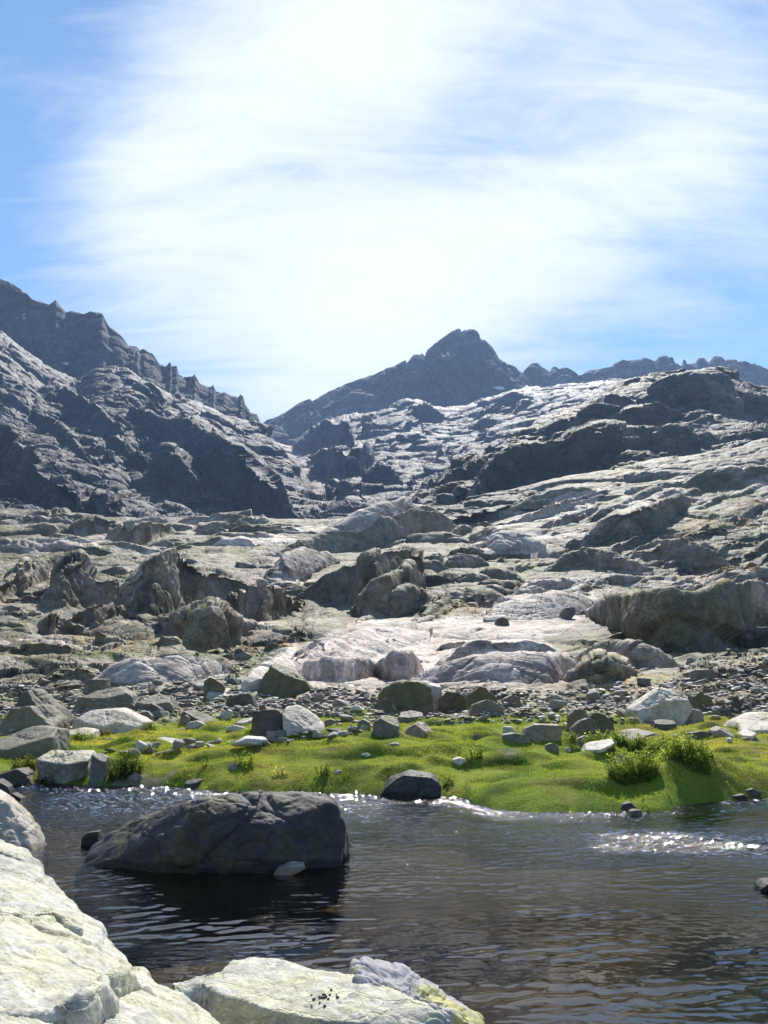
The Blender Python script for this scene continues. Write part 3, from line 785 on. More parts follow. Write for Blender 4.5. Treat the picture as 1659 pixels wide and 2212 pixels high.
PEAK = [(430, 1010), (540, 925), (565, 913), (575, 908), (590, 903), (615, 888), (645, 870), (664, 862), (670, 860), (675, 865), (695, 855), (715, 843), (750, 828), (795, 813), (829, 797), (854, 788), (872, 779), (876, 776), (879, 783), (894, 763), (912, 760), (919, 765), (924, 753), (939, 741), (959, 726), (974, 715), (990, 707), (995, 708), (997, 714), (1004, 710), (1027, 710), (1033, 718), (1039, 731), (1049, 735), (1064, 748), (1079, 771), (1094, 783), (1114, 788), (1129, 802), (1150, 835), (1200, 900)]
ridge('mountain_peak', PEAK, lambda x: float(np.interp(x, [430, 560, 640, 690, 830, 930, 1030, 1135, 1200], [20, 30, 95, 60, 95, 135, 165, 60, 20])), 1330, 1420, M_RIDGE, (480, 1190), 900, 460, 11, (.28, .28, .29),
      feats=[F([(920, 800), (945, 770), (985, 760), (1000, 790)], [(920, 860), (960, 880), (1000, 850)], lean=.25), F([(1035, 800), (1055, 775), (1090, 800), (1110, 830)], [(1035, 850), (1070, 850), (1110, 840)], lean=.25),
             F([(850, 830), (880, 800), (910, 800), (925, 840)], [(850, 850), (890, 862), (925, 855)], lean=.25)])
CREST_R = [(1000, 900), (1090, 840), (1125, 812), (1132, 801), (1149, 783), (1162, 782), (1169, 791), (1182, 796), (1185, 800), (1190, 800), (1195, 790), (1200, 792), (1207, 797), (1219, 793), (1237, 801), (1249, 812), (1257, 810), (1269, 800), (1294, 795), (1314, 791), (1342, 781), (1354, 783), (1369, 777), (1394, 776), (1414, 783), (1422, 771), (1439, 767), (1454, 769), (1462, 782), (1470, 788), (1475, 787), (1478, 774), (1482, 776), (1485, 784), (1504, 783), (1510, 772), (1524, 768), (1530, 778), (1534, 780), (1544, 767), (1562, 768), (1567, 776), (1579, 775), (1602, 778), (1619, 786), (1659, 801), (1800, 790), (2100, 740), (3000, 600)]
ridge('mountain_crest', CREST_R, lambda x: float(np.interp(x, [1000, 1130, 1250, 1440, 1659, 3000], [10, 42, 34, 50, 45, 90])), 1500, 1545, M_RIDGE, (1060, 1930), 760, 260, 13, (.34, .33, .33))

APRON = [(430, 1010), (560, 930), (575, 938), (620, 948), (645, 945), (690, 906), (740, 890), (780, 886), (829, 877), (880, 855), (930, 872), (965, 878), (1030, 862), (1090, 847), (1135, 834), (1180, 826), (1250, 824), (1300, 820), (1440, 805), (1659, 825), (1900, 820)]
AP_F = [F([(665, 1015), (672, 990), (700, 967), (740, 960), (790, 950), (800, 985)], [(665, 1025), (700, 1032), (740, 1035), (780, 1037), (800, 1010)], lean=.3),
        F([(712, 1060), (720, 1044), (740, 1042), (778, 1050), (785, 1066)], [(712, 1070), (740, 1086), (785, 1074)], lean=.3),
        F([(630, 960), (660, 930), (700, 912), (745, 905), (765, 940)], [(630, 968), (690, 985), (765, 962)], lean=.35),
        F([(790, 1030), (815, 1005), (850, 1010), (870, 1040)], [(790, 1050), (830, 1055), (870, 1050)], lean=.4),
        F([(880, 880), (920, 868), (960, 890)], [(880, 890), (920, 910), (960, 905)], lean=.5),
        F([(1060, 870), (1110, 850), (1150, 860)], [(1060, 880), (1110, 880), (1150, 872)], lean=.5)]
rs = np.random.RandomState(80)
for k in range(70):
    X0 = rs.uniform(680, 1200); top = np.interp(X0, [680, 830, 930, 1135, 1300], [930, 890, 885, 850, 830])
    Y0 = top + (1060 - top) * rs.uniform(.02, .95)
    w = rs.uniform(16, 60); hh = w * rs.uniform(.15, .4); tl = -0.4 + rs.uniform(-.3, .3)
    xs = np.linspace(-.5, .5, 6)
    AP_F.append(F([(X0 + w * x, Y0 + tl * w * x - hh * (1 - (2 * x) ** 2) * rs.uniform(.7, 1.1)) for x in xs],
                  [(X0 + w * x, Y0 + tl * w * x + hh * .1 * (1 - (2 * x) ** 2)) for x in xs], lean=rs.uniform(.3, .9)))
RELIEF_AP = [(80, .10, (1.2, 1.2, 1.1, .3), .5, .6, 'plate'), (34, .14, (1.2, 1.1, 1.1, .3), .45, .6, 'plate'), (14, .15, (1.2, 1, .9, .2), .4, .6, 'plate'), (6, .15, (1.2, 1, 1), .4, .6, 'plate')]
landform('mountain_apron', [
    [(200, 1200, 430), (1000, 1200, 430), (1900, 1150, 430)],
    [(200, 1150, 470), (650, 1130, 470), (720, 1112, 470), (800, 1104, 470), (900, 1110, 470), (1000, 1110, 470), (1300, 1000, 470), (1900, 1000, 470)],
    [(200, 1120, 620), (600, 1040, 620), (650, 1060, 620), (700, 1068, 620), (760, 1040, 620), (800, 1050, 620), (900, 1040, 620), (1000, 1030, 620), (1300, 930, 620), (1900, 930, 620)],
    [(200, 1080, 950), (560, 975, 950), (600, 985, 950), (640, 1000, 950), (700, 985, 950), (760, 955, 950), (850, 945, 950), (1000, 945, 950), (1150, 905, 950), (1300, 860, 950), (1900, 860, 950)],
    [(x, y + 26, 1290) for x, y in APRON],
    [(x, y + 80, 1420) for x, y in APRON]],
    AP_F, M_FAR, (500, 1500), 720, 620, (435, 1400), colour_far((.34, .325, .32), .2), RELIEF_AP, seed=15, sm=7)
# ------------------------------------------------------------------ meadow, pond bed, pond, ground
SHORE = [(-900, 1692), (-300, 1695), (0, 1697), (60, 1694), (160, 1697), (350, 1702), (500, 1711), (620, 1712), (812, 1717), (930, 1722), (1005, 1727), (1018, 1738), (1060, 1748), (1150, 1756),
         (1270, 1758), (1380, 1757), (1435, 1753), (1470, 1743), (1520, 1736), (1659, 1726), (1900, 1715), (2600, 1700)]
_su, _ss = pix_dir([p[0] for p in SHORE], [p[1] for p in SHORE])


def shore_d(u): return np.interp(u, _su, -EYE / _ss)


def at_z(X, Y, z):
    u, s = pix_dir(X, Y)
    d = (z - EYE) / s
    return float(u * d), float(d)


MOUNDS = []
for X, Y, h, wx, wy, rot in [(1560, 1672, .30, 2.2, .8, .25), (1420, 1712, .12, 1.2, .6, .2), (1250, 1706, .22, 1.5, .9, -.1), (1120, 1720, .10, .8, .5, 0), (1330, 1690, -.20, .8, .5, .5), (1240, 1672, -.13, 1.2, .6, -.1),
                             (800, 1640, .14, 3.5, 1.8, 0), (420, 1665, .12, 1.2, .7, .1), (420, 1695, -.12, .5, .3, 0), (560, 1625, .1, 2.5, 2, 0), (970, 1700, .10, .4, .3, 0), (930, 1620, .12, 3, 3, 0), (1620, 1690, -.1, 1, .5, .2),
                             (1050, 1590, .1, 2.5, 1.5, 0), (640, 1668, .07, 1, .6, 0), (330, 1690, .08, .6, .4, 0)]:
    x, y = at_z(X, Y, 0.4)
    MOUNDS.append((x, y, h * 1.5, wx, wy, rot))


def meadow_z(x, y, fine=True):
    x = np.asarray(x, np.float64); y = np.asarray(y, np.float64)
    u = x / y
    sh = shore_d(u)
    p2 = np.stack([x, y, np.zeros_like(x)], -1).reshape(-1, 3)
    wob = 0.20 * fbm(p2 / 0.7, 5, 61).reshape(x.shape)
    dd = y - sh + wob
    z = np.where(dd > 0, 0.17 * (1 - np.exp(-dd / 0.25)) + 0.13 * (1 - np.exp(-dd / 1.8)) + 0.018 * dd, dd * 0.55)
    k = sstep(0.0, 1.2, dd)
    for mx, my, h, wx, wy, r in MOUNDS:
        c, s = math.cos(r), math.sin(r)
        a = ((x - mx) * c + (y - my) * s) / wx; b = (-(x - mx) * s + (y - my) * c) / wy
        z = z + k * h * np.exp(-(a * a + b * b))
    if fine:
        n = 0.10 * fbm(p2 / 1.6, 3, 62) + 0.04 * fbm(p2 / 0.45, 3, 63)
        hum = np.maximum(fbm(p2 / np.array([1.1, .6, 1]), 2, 64), 0) * 0.30
        z = z + k * (n + hum).reshape(x.shape)
    return np.maximum(z, -0.7)


GREEN = np.array([.20, .285, .028]); YELLOW = np.array([.42, .39, .055]); SOIL = np.array([.22, .185, .14]); DEEP = np.array([.05, .095, .012])


def turf_colour(x, y, X, Y):
    p = np.stack([x, y, np.zeros_like(x)], -1)
    a = fbm(p / 3.5, 4, 65); b = fbm(p / 0.8, 3, 66)
    yel = np.clip(0.28 + 0.9 * a + 0.35 * b + 0.25 * np.exp(-((Y - 1605) / 35) ** 2) - 0.15 * sstep(1680, 1740, Y), 0, 1)
    c = GREEN + (YELLOW - GREEN) * yel[:, None]
    c = c + (DEEP - c) * (sstep(0.1, 0.5, -b + .3 * a) * 0.55)[:, None]
    bare = sstep(1552, 1532, Y + 30 * a + 12 * b)
    bare = np.maximum(bare, 0.9 * ((X > 880) & (X < 1180)) * sstep(1556, 1546, Y + 10 * b))
    bare = np.maximum(bare, sstep(0.42, 0.55, fbm(p / 1.1, 3, 69)) * 0.7)
    dry = sstep(.22, .5, fbm(p / .55, 3, 70)) * .5
    c = c + (np.array([.27, .20, .06]) - c) * dry[:, None]
    return c, bare


M_TURF = bpy.data.materials.new('turf'); M_TURF.use_nodes = True
T = NT(M_TURF.node_tree)
_c = T.n('ShaderNodeAttribute', attribute_name='Col').outputs[0]
_t = T.n('ShaderNodeTexCoord').outputs['Object']
_n = T.n('ShaderNodeTexNoise', inp={0: _t, 'Scale': 22, 'Detail': 6, 'Roughness': .7}).outputs[0]
_c2 = T.mix(1.0, _c, T.ramp(_n, [(.3, .55), (.7, 1.35)]), 'MULTIPLY')
_b = T.n('ShaderNodeBump', inp={'Strength': .8, 'Distance': .04, 'Height': _n})
T.n('ShaderNodeOutputMaterial', inp={0: T.n('ShaderNodeBsdfPrincipled', inp={'Base Color': _c2, 'Roughness': .9, 'Specular IOR Level': .1, 'Normal': _b.outputs[0]}).outputs[0]})

Nu, Nr = 900, 620
U = np.linspace(-1.0, 1.0, Nu)
sh = shore_d(U)
tq = np.linspace(0, 1, Nr)
Dm = np.exp(np.log(sh[:, None] - 1.0) + (math.log(50) - np.log(sh[:, None] - 1.0)) * tq[None, :])
Xm = U[:, None] * Dm
Zm = meadow_z(Xm, Dm)
Pm = np.stack([Xm, Dm, Zm], -1).astype(np.float32)
pv = Pm.reshape(-1, 3)
PX, PY = to_pix(pv[:, 0] / pv[:, 1], (pv[:, 2] - EYE) / pv[:, 1])
tc_, bare_ = turf_colour(pv[:, 0], pv[:, 1], PX, PY)
cm = tc_ * 0.8 + (SOIL - tc_ * 0.8) * bare_[:, None]
cm = np.where(pv[:, 2:3] < 0.0, np.array([.07, .055, .035]), cm)
meadow = struct(mesh_obj('meadow', pv, grid_faces(Nu, Nr), M_TURF, cm))
Sm = (Pm[..., 2] - EYE) / Pm[..., 1]
LAND.append(('meadow', Pm, np.maximum.accumulate(Sm, axis=1), U))

# grass: short blades standing over the turf
rs = np.random.RandomState(5)
N = 330000
gu = rs.uniform(-.56, .56, N)
gsh = shore_d(gu) - 0.02
gd = 1.0 / (1 / gsh + (1 / 38.0 - 1 / gsh) * rs.uniform(0, 1, N) ** 0.9)
gx = gu * gd; gz = meadow_z(gx, gd)
GX, GY = to_pix(gu, (gz - EYE) / gd)
gc, gb = turf_colour(gx, gd, GX, GY)
p = np.stack([gx, gd, 0 * gx], -1)
tuft = fbm(p / 0.35, 2, 71)
keep = (rs.uniform(0, 1, N) > gb * 1.1) & (gz > 0.01)
gx, gd, gz, gc, tuft = gx[keep], gd[keep], gz[keep], gc[keep], tuft[keep]
n = len(gx)
hgt = (0.014 + 0.030 * rs.uniform(0, 1, n) ** 4) * (1 + 1.3 * np.maximum(tuft, -.5)) * np.clip(gd / 17, .9, 1.6)
wid = 0.0055 * np.clip(gd / 14, .9, 2.2) * rs.uniform(.7, 1.5, n)
ang = rs.uniform(0, 2 * math.pi, n); lean_ = rs.uniform(.1, .7, n) * hgt; la = rs.uniform(0, 2 * math.pi, n)
b0 = np.stack([gx - wid * np.cos(ang), gd - wid * np.sin(ang), gz - .012], -1)
b1 = np.stack([gx + wid * np.cos(ang), gd + wid * np.sin(ang), gz - .012], -1)
tp = np.stack([gx + lean_ * np.cos(la), gd + lean_ * np.sin(la), gz + hgt], -1)
gv = np.stack([b0, b1, tp], 1).reshape(-1, 3)
gcol = np.repeat(gc * rs.uniform(.75, 1.3, (n, 1)), 3, axis=0)


def leaf_mat(name, trans=.5, rough=.55, spec=.25):
    m = bpy.data.materials.new(name); m.use_nodes = True
    T = NT(m.node_tree)
    c = T.n('ShaderNodeAttribute', attribute_name='Col').outputs[0]
    d = T.n('ShaderNodeBsdfPrincipled', inp={'Base Color': c, 'Roughness': rough, 'Specular IOR Level': spec})
    tl = T.n('ShaderNodeBsdfTranslucent', inp={0: T.mix(1.0, c, (1.35, 1.35, .8), 'MULTIPLY')})
    mx = T.n('ShaderNodeMixShader', inp={0: trans, 1: d.outputs[0], 2: tl.outputs[0]})
    T.n('ShaderNodeOutputMaterial', inp={0: mx.outputs[0]})
    return m


M_GRASS = leaf_mat('grass_blade')
grass = mesh_obj('grass', gv, np.arange(n * 3).reshape(-1, 3), M_GRASS, gcol, smooth=False)
tag(grass, 'short bright green grass covering the meadow beyond the pond', 'grass', kind='stuff')

# ---- pond bed and far ground
M_BED = rock_mat('pond_mud', 3.0, bump=.5, rough=.9, dist=.03, spec=.1)
bx = np.linspace(-28, 28, 240); by = np.linspace(-3, 24, 200)
BX, BY = np.meshgrid(bx, by, indexing='ij')
p = np.stack([BX, BY, 0 * BX], -1).reshape(-1, 3)
bz = -0.62 + 0.16 * fbm(p / 2.2, 4, 81) + 0.05 * fbm(p / .5, 3, 82)
bz = bz.reshape(BX.shape)
bz = bz + 0.42 * np.exp(-((BX - 0.4) / .9) ** 2 - ((BY - 9.7) / .5) ** 2) + 0.40 * np.exp(-((BX - 3.2) / 1.0) ** 2 - ((BY - 9.3) / .35) ** 2) + 0.25 * np.exp(-((BX - .6) / 1.1) ** 2 - ((BY - 6) / .7) ** 2)
near = sstep(3.2, 0.5, BY)
bz = bz + near * 0.95
p[:, 2] = bz.ravel()
g1 = fbm(p / 1.5, 4, 83)
cb = np.array([.30, .14, .085]) * (1 + .5 * g1[:, None]); cb = cb + (np.array([.07, .10, .065]) - cb) * sstep(0.2, 2.6, p[:, 0] - 0.4 * (p[:, 1] - 6))[:, None] * .85
struct(mesh_obj('pond_bed', p, grid_faces(240, 200), M_BED, np.clip(cb, .02, .5)))
M_GROUND = rock_mat('far_ground', .2, attr=False, base=(.16, .15, .11), dist=.3)
ang = np.linspace(0, 2 * math.pi, 97); rr = np.array([0, 8, 20, 40, 80, 160, 400, 1000, 2500, 6000.])
gp = np.array([[r * math.cos(a), r * math.sin(a), (-1.3 if r < 1000 else -3) - (0.0 if r > 0 else 0)] for a in ang for r in rr])
struct(mesh_obj('ground', gp, grid_faces(97, len(rr)), M_GROUND))
# bank the photographer stands on
bu = np.linspace(-40, 40, 120); bv = np.linspace(-40, 2.2, 90)
KX, KY = np.meshgrid(bu, bv, indexing='ij')
p = np.stack([KX, KY, 0 * KX], -1).reshape(-1, 3)
kz = 0.32 + 0.15 * fbm(p / 3, 4, 85) - sstep(-0.2, 2.2, p[:, 1] + .3 * fbm(p / 2, 2, 86)) * 1.5
p[:, 2] = kz
struct(mesh_obj('bank', p, grid_faces(120, 90), M_GROUND))

# ---- water
M_WATER = bpy.data.materials.new('pond_water'); M_WATER.use_nodes = True
T = NT(M_WATER.node_tree)
geo = T.n('ShaderNodeTexCoord').outputs['Object']
rip = T.n('ShaderNodeAttribute', attribute_name='ripple').outputs['Fac']
mp = T.n('ShaderNodeMapping'); T.link(geo, mp.inputs[0]); mp.inputs['Scale'].default_value = (1.0, 1.9, 1); mp.inputs['Rotation'].default_value = (0, 0, .18)
r1 = T.n('ShaderNodeTexNoise', inp={0: mp.outputs[0], 'Scale': 7.5, 'Detail': 3, 'Roughness': .55, 'Distortion': .5}).outputs[0]
r2 = T.n('ShaderNodeTexNoise', inp={0: mp.outputs[0], 'Scale': 24, 'Detail': 2, 'Roughness': .5, 'Distortion': .8}).outputs[0]
hh = T.math('ADD', T.math('MULTIPLY', r1, 1.0), T.math('MULTIPLY', r2, .32))
bmp = T.n('ShaderNodeBump', inp={'Distance': .03, 'Strength': T.math('MULTIPLY', rip, 1.0), 'Height': hh})
fres = T.n('ShaderNodeFresnel', inp={'IOR': 1.333, 'Normal': bmp.outputs[0]})
tr = T.n('ShaderNodeBsdfTransparent', inp={0: (.36, .42, .30, 1)})
gl = T.n('ShaderNodeBsdfGlossy', inp={0: (1, 1, 1, 1), 'Roughness': T.math('ADD', T.math('MULTIPLY', rip, .032), .012), 'Normal': bmp.outputs[0]})
mx = T.n('ShaderNodeMixShader', inp={0: fres.outputs[0], 1: tr.outputs[0], 2: gl.outputs[0]})
T.n('ShaderNodeOutputMaterial', inp={0: mx.outputs[0]})

Nu, Nr = 1150, 1150
U = np.linspace(-1.05, 1.05, Nu)
Dw = np.exp(np.linspace(math.log(2.0), math.log(23), Nr))
DW, UW = np.meshgrid(Dw, U); XW = UW * DW
rs = np.random.RandomState(21)
zw = np.zeros_like(XW); zf = np.zeros_like(XW)
for k in range(46):
    lam = math.exp(rs.uniform(math.log(.09), math.log(.34)))
    th = math.radians(rs.normal(100, 38))        # travel direction; crests nearly across the view
    amp = lam * 0.0034 * rs.uniform(.5, 1.3) * (1.0 if lam > .15 else .6)
    kx, ky = math.cos(th) * 2 * math.pi / lam, math.sin(th) * 2 * math.pi / lam
    zw += amp * np.sin(kx * XW + ky * DW + rs.uniform(0, 6.28) + 1.3 * np.sin(XW * rs.uniform(.3, .9) + DW * rs.uniform(.2, .6) + rs.uniform(0, 6)))
for k in range(26):
    lam = math.exp(rs.uniform(math.log(.05), math.log(.16)))
    th = math.radians(rs.normal(80, 30))
    kx, ky = math.cos(th) * 2 * math.pi / lam, math.sin(th) * 2 * math.pi / lam
    zf += lam * .007 * np.sin(kx * XW + ky * DW + rs.uniform(0, 6.28) + 2 * np.sin(XW * rs.uniform(.5, 2) + DW * rs.uniform(.3, 1.5) + rs.uniform(0, 6)))
WX, WY = to_pix(UW, -EYE / DW)
sd_ = shore_d(UW) - DW                      # distance to the far shore
pw = np.stack([XW, DW, 0 * XW], -1).reshape(-1, 3)
nz = fbm(pw / np.array([1.6, .8, 1]), 3, 92).reshape(XW.shape)
nz2 = fbm(pw / np.array([.7, .45, 1]), 2, 93).reshape(XW.shape)
band = np.exp(-((WY - (1822 + .05 * (WX - 1500))) / 22) ** 2) * sstep(1150, 1480, WX)
band = band + .12 * np.exp(-((WY - 1800) / 20) ** 2) * sstep(780, 900, WX) * sstep(1300, 1050, WX)
far = sstep(1.5, 0.1, sd_) * (.35 + .65 * sstep(1150, 950, WX)) 
left_ = sstep(1790, 1715, WY) * sstep(30, 200, WX) * sstep(1000, 700, WX)
edge = np.exp(-(sd_ / .22) ** 2)
mid_ = sstep(1990, 1880, WY)
rough = np.clip(0.015 + 1.5 * far + 1.8 * band + 1.1 * left_ + 1.0 * edge + .05 * nz + .22 * mid_ * (1 + .6 * nz), 0.0, 2.6)
zz = zw * (np.maximum(0.40 + 1.1 * nz2, .06) + .34 * mid_) + zf * (0.05 + 2.3 * rough)
pw[:, 2] = zz.ravel()
water = mesh_obj('pond', pw, grid_faces(Nu, Nr), M_WATER, None, extra={'ripple': (rough * .9).ravel()})
struct(water)
# ------------------------------------------------------------------ boulders
_ico = {}


def ico(sub):
    if sub not in _ico:
        bm = bmesh.new(); bmesh.ops.create_icosphere(bm, subdivisions=sub, radius=1.0)
        bm.verts.ensure_lookup_table()
        v = np.array([x.co[:] for x in bm.verts]); f = np.array([[q.index for q in x.verts] for x in bm.faces]); bm.free()
        v /= np.linalg.norm(v, axis=1, keepdims=True)
        _ico[sub] = (v, f)
    return _ico[sub]


def hull2(pts):
    pts = sorted(set(map(tuple, pts)))
    def half(ps):
        h = []
        for p in ps:
            while len(h) >= 2 and (h[-1][0] - h[-2][0]) * (p[1] - h[-2][1]) - (h[-1][1] - h[-2][1]) * (p[0] - h[-2][0]) <= 0: h.pop()
            h.append(p)
        return h
    a, b = half(pts), half(pts[::-1])
    return a[:-1] + b[:-1]       # counter-clockwise


def facet(dirs, planes, p=48):
    n = np.array([q[0] for q in planes], float); o = np.array([q[1] for q in planes], float)
    n /= np.linalg.norm(n, axis=1, keepdims=True)
    t = np.maximum(dirs @ n.T, 1e-4) / o[None, :]
    m = t.max(1, keepdims=True)
    return 1.0 / (m[:, 0] * ((t / m) ** p).sum(1) ** (1.0 / p))


def roughen(v, size, seed, amt=1.0, fineness=1.0):
    """break the faces of a rock: small plates, knobs and grain"""
    nrm = v / (np.linalg.norm(v, axis=1, keepdims=True) + 1e-9)
    q = v / size
    for lam, a in ((.55, .040), (.24, .026), (.10, .013)):
        lam2 = lam / fineness
        w = q / lam2; w = w + .3 * np.stack([vnoise(w, seed + 1), vnoise(w, seed + 2), vnoise(w, seed + 3)], 1)
        F1, F2, R, O = cells3(w, seed + int(lam * 100))
        h = (R[:, 0] - .5) + .5 * ((R[:, 1] - .5) * O[:, 0] + (R[:, 2] - .5) * O[:, 2]) * 2 - .5 * F1 * F1 - .3 * (1 - sstep(0, .12, F2 - F1))
        v = v + nrm * (h * a * size * amt)[:, None]
    v = v + nrm * (fbm(q * 3, 5, seed + 9) * .04 * size * amt)[:, None]
    return v


ROCK_T = {  # base, lichen colour, lichen share
    'grey': ((.20, .19, .165), (.14, .135, .085), .4), 'dark': ((.12, .115, .105), (.085, .08, .048), .45), 'olive': ((.155, .15, .10), (.12, .115, .05), .7),
    'pale': ((.50, .47, .42), (.28, .265, .18), .25), 'white': ((.58, .55, .50), (.45, .44, .38), .2), 'pink': ((.31, .26, .24), (.22, .2, .15), .4), 'wet': ((.066, .066, .072), (.08, .078, .045), .35)}
M_BOULDER = rock_mat('granite_boulder', 2.6, bump=.6, rough=.68, dist=.04, spec=.3, blocks=.28)


def rock_colour(v, kind, seed, size):
    b, l, s = ROCK_T[kind]
    b = np.array(b); l = np.array(l)
    n1 = fbm(v / (size * .45), 4, seed + 3); n2 = fbm(v / (size * .12), 3, seed + 4)
    c = b * (1 + .30 * n1 + .2 * n2)[:, None]
    m = sstep(.12, -.12, -n1 - .6 * n2 + (0.5 - s) * .9)
    return np.clip((c + (l * (1 + .3 * n2[:, None]) - c) * (m * .8)[:, None]) * np.array([1.08, 1.0, .90]), .015, .65)


OUTLINES = []


def base_z(b): return b[2]      # height of the local origin above the water: rocks in the pond keep a wet tide line


def boulder(out, label, tint='grey', lit=None, front=None, thick=.45, back=.5, sub=5, name='boulder', foot=None, zfoot=None, rough=.75, p=48, seed=None, group=None, extra=(), col=None, cat='boulder', sink=.16, lk=3.0, topt=0.0, dummy=0):
    """a rock standing where its traced outline stands, with its own thickness; lit = (silhouette a, silhouette b, low edge point) facets"""
    seed = seed if seed is not None else int(abs(out[0][0] * 7 + out[0][1] * 3)) % 9973
    r = random.Random(seed)
    O = np.array(out, float)
    OUTLINES.append(O)
    W = np.ptp(O[:, 0])
    fx, fy = foot if foot else (O[:, 0].mean(), O[:, 1].max())
    if zfoot is not None:
        x, d0 = at_z(fx, fy, zfoot); z0 = zfoot
    else:
        h = hit(fx, fy)
        d0, z0 = h[1], h[2]
    Wm = W / FPX * d0
    dc = d0 + thick * Wm * .8
    u, s = pix_dir(O[:, 0], O[:, 1])
    x = u * dc; z = EYE + s * dc
    zmin, zmax = z.min(), z.max(); H = zmax - zmin
    low = z < zmin + .25 * H
    z = np.where(low, z - sink * H - .25 * (zmin - z0 if zmin > z0 else 0) - .03 * Wm, z)
    z = np.where(low, np.minimum(z, z0 - .04 * Wm), z)
    hp = hull2(list(zip(x, z)))
    cx_, cz_ = x.mean(), (z.max() + z.min()) / 2
    A = np.array(hp); 
    # area centroid is safer
    a = np.roll(A, -1, 0); cr = A[:, 0] * a[:, 1] - a[:, 0] * A[:, 1]
    cx_ = ((A[:, 0] + a[:, 0]) * cr).sum() / (3 * cr.sum()); cz_ = ((A[:, 1] + a[:, 1]) * cr).sum() / (3 * cr.sum())
    C = np.array([cx_, dc, cz_])
    planes = []
    for i in range(len(hp)):
        p0 = np.array(hp[i]); p1 = np.array(hp[(i + 1) % len(hp)])
        e = p1 - p0; nn = np.array([e[1], -e[0]]); L = np.linalg.norm(nn)
        if L < 1e-6: continue
        nn /= L
        off = nn @ (p0 - np.array([cx_, cz_]))
        tilt = r.uniform(-.12, .12) if nn[1] < .3 else topt + r.uniform(-.06, .06)
        n3 = np.array([nn[0], tilt, nn[1]]); l3 = np.linalg.norm(n3)
        planes.append((n3, max(off, .05 * Wm) / l3))
    Tf = thick * Wm
    if lit:
        for a_, b_, c_ in lit:
            P3 = []
            for q, (X, Y) in enumerate((a_, b_, c_)):
                uu, ss = pix_dir(X, Y); P3.append(np.array([float(uu) * dc, dc, EYE + float(ss) * dc]))
            ab = P3[1] - P3[0]; t = np.clip(((P3[2] - P3[0]) @ ab) / (ab @ ab + 1e-9), -1, 2)
            drop = np.linalg.norm(P3[0] + ab * t - P3[2])
            rr = min(lk * drop, 1.6 * Wm)
            P3[2][1] -= rr
            nrm = np.cross(P3[1] - P3[0], P3[2] - P3[0]); nrm /= np.linalg.norm(nrm)
            if nrm[2] < 0: nrm = -nrm
            planes.append((nrm, max(float(nrm @ (P3[0] - C)), .04 * Wm)))
            Tf = max(Tf, rr * .75)
    if front:
        for (nx, ny, nz, k) in front:
            planes.append(((nx, ny, nz), k * Wm))
    else:
        a1 = r.uniform(-.5, -.15); a2 = r.uniform(.15, .5)
        planes.append(((a1, -.93, r.uniform(.05, .3)), Tf * r.uniform(.85, 1.05)))
        planes.append(((a2, -.93, r.uniform(.0, .25)), Tf * r.uniform(.85, 1.05)))
        planes.append(((r.uniform(-.2, .2), -.8, r.uniform(.4, .6)), Tf * .95 + .25 * H))
    for e in extra: planes.append(((e[0], e[1], e[2]), e[3] * Wm))
    planes.append(((r.uniform(-.3, 0), .9, .2), back * Wm)); planes.append(((r.uniform(0, .4), .9, .35), back * Wm))
    if W > 45: sub = max(sub, 6)
    v, f = ico(sub)
    rad = facet(v, planes, p)
    P = v * rad[:, None]
    size = min(Wm, H * 1.6)
    P = roughen(P, size, seed, rough)
    base = np.array([cx_, dc, zmin])
    P = P + (C - base)
    wl = zfoot is not None
    o = mesh_obj(name, P, f, M_BOULDER, (rock_colour(P, tint, seed, size) * (1 - (.6 * sstep(.11, .05, P[:, 2] + base_z(base) + .05 * vnoise(P * 3, 4)))[:, None] if wl else 1)) if col is None else col(P, size, seed))
    o.location = base
    tag(o, label, cat, group)
    return o


def c5(*a): return [(x / 2, 1411.4 + y / 2) for x, y in a]
def c6(*a): return [(829.5 + x / 2, 1411.4 + y / 2) for x, y in a]
def c3(*a): return [(x / 2, 1085.7 + y / 2) for x, y in a]
def c4(*a): return [(829.5 + x / 2, 1085.7 + y / 2) for x, y in a]
def c7(*a): return [(x / 2, 1701 + y / 2) for x, y in a]
def c8(*a): return [(829.5 + x / 2, 1701 + y / 2) for x, y in a]
def L5(*a): return [tuple(c5(*t)) for t in a]
def L6(*a): return [tuple(c6(*t)) for t in a]


# -- the rubble field, left to right
boulder(c5((1125, 180), (1128, 130), (1160, 92), (1172, 45), (1185, 38), (1240, 60), (1303, 92), (1312, 130), (1350, 150), (1352, 186), (1240, 192)), 'tall pointed olive boulder with a slanting pale top standing before the pale slabs', 'olive',
        lit=L5(((1187, 38), (1303, 92), (1215, 92))), thick=.4, sub=6)
boulder(c5((898, 186), (908, 156), (955, 145), (1005, 154), (1028, 176), (1000, 190), (930, 192)), 'low flat-topped boulder with a smooth pale top just left of the tall pointed boulder', 'pale', lit=L5(((908, 156), (1028, 174), (950, 178))))
boulder(c5((885, 185), (888, 120), (915, 103), (965, 130), (975, 150), (960, 180)), 'small peaked grey-green boulder behind the flat pale-topped one', 'olive')
boulder(c5((395, 246), (397, 205), (450, 178), (500, 170), (565, 190), (590, 225), (585, 248)), 'rounded dark grey boulder behind the broad white boulder on the left', 'grey', lit=L5(((450, 178), (565, 190), (500, 186))))
boulder(c5((330, 232), (345, 195), (420, 160), (480, 143), (530, 148), (580, 182), (590, 225), (560, 240)), 'large domed grey boulder rising behind the rounded dark one on the left', 'grey', lit=L5(((420, 160), (530, 148), (500, 172))))
boulder(c5((585, 250), (602, 212), (640, 190), (690, 178), (735, 186), (760, 225), (768, 245), (700, 252)), 'dark wedge boulder with a thin pale top beside the grass tongue', 'grey', lit=L5(((640, 190), (735, 186), (670, 196))))
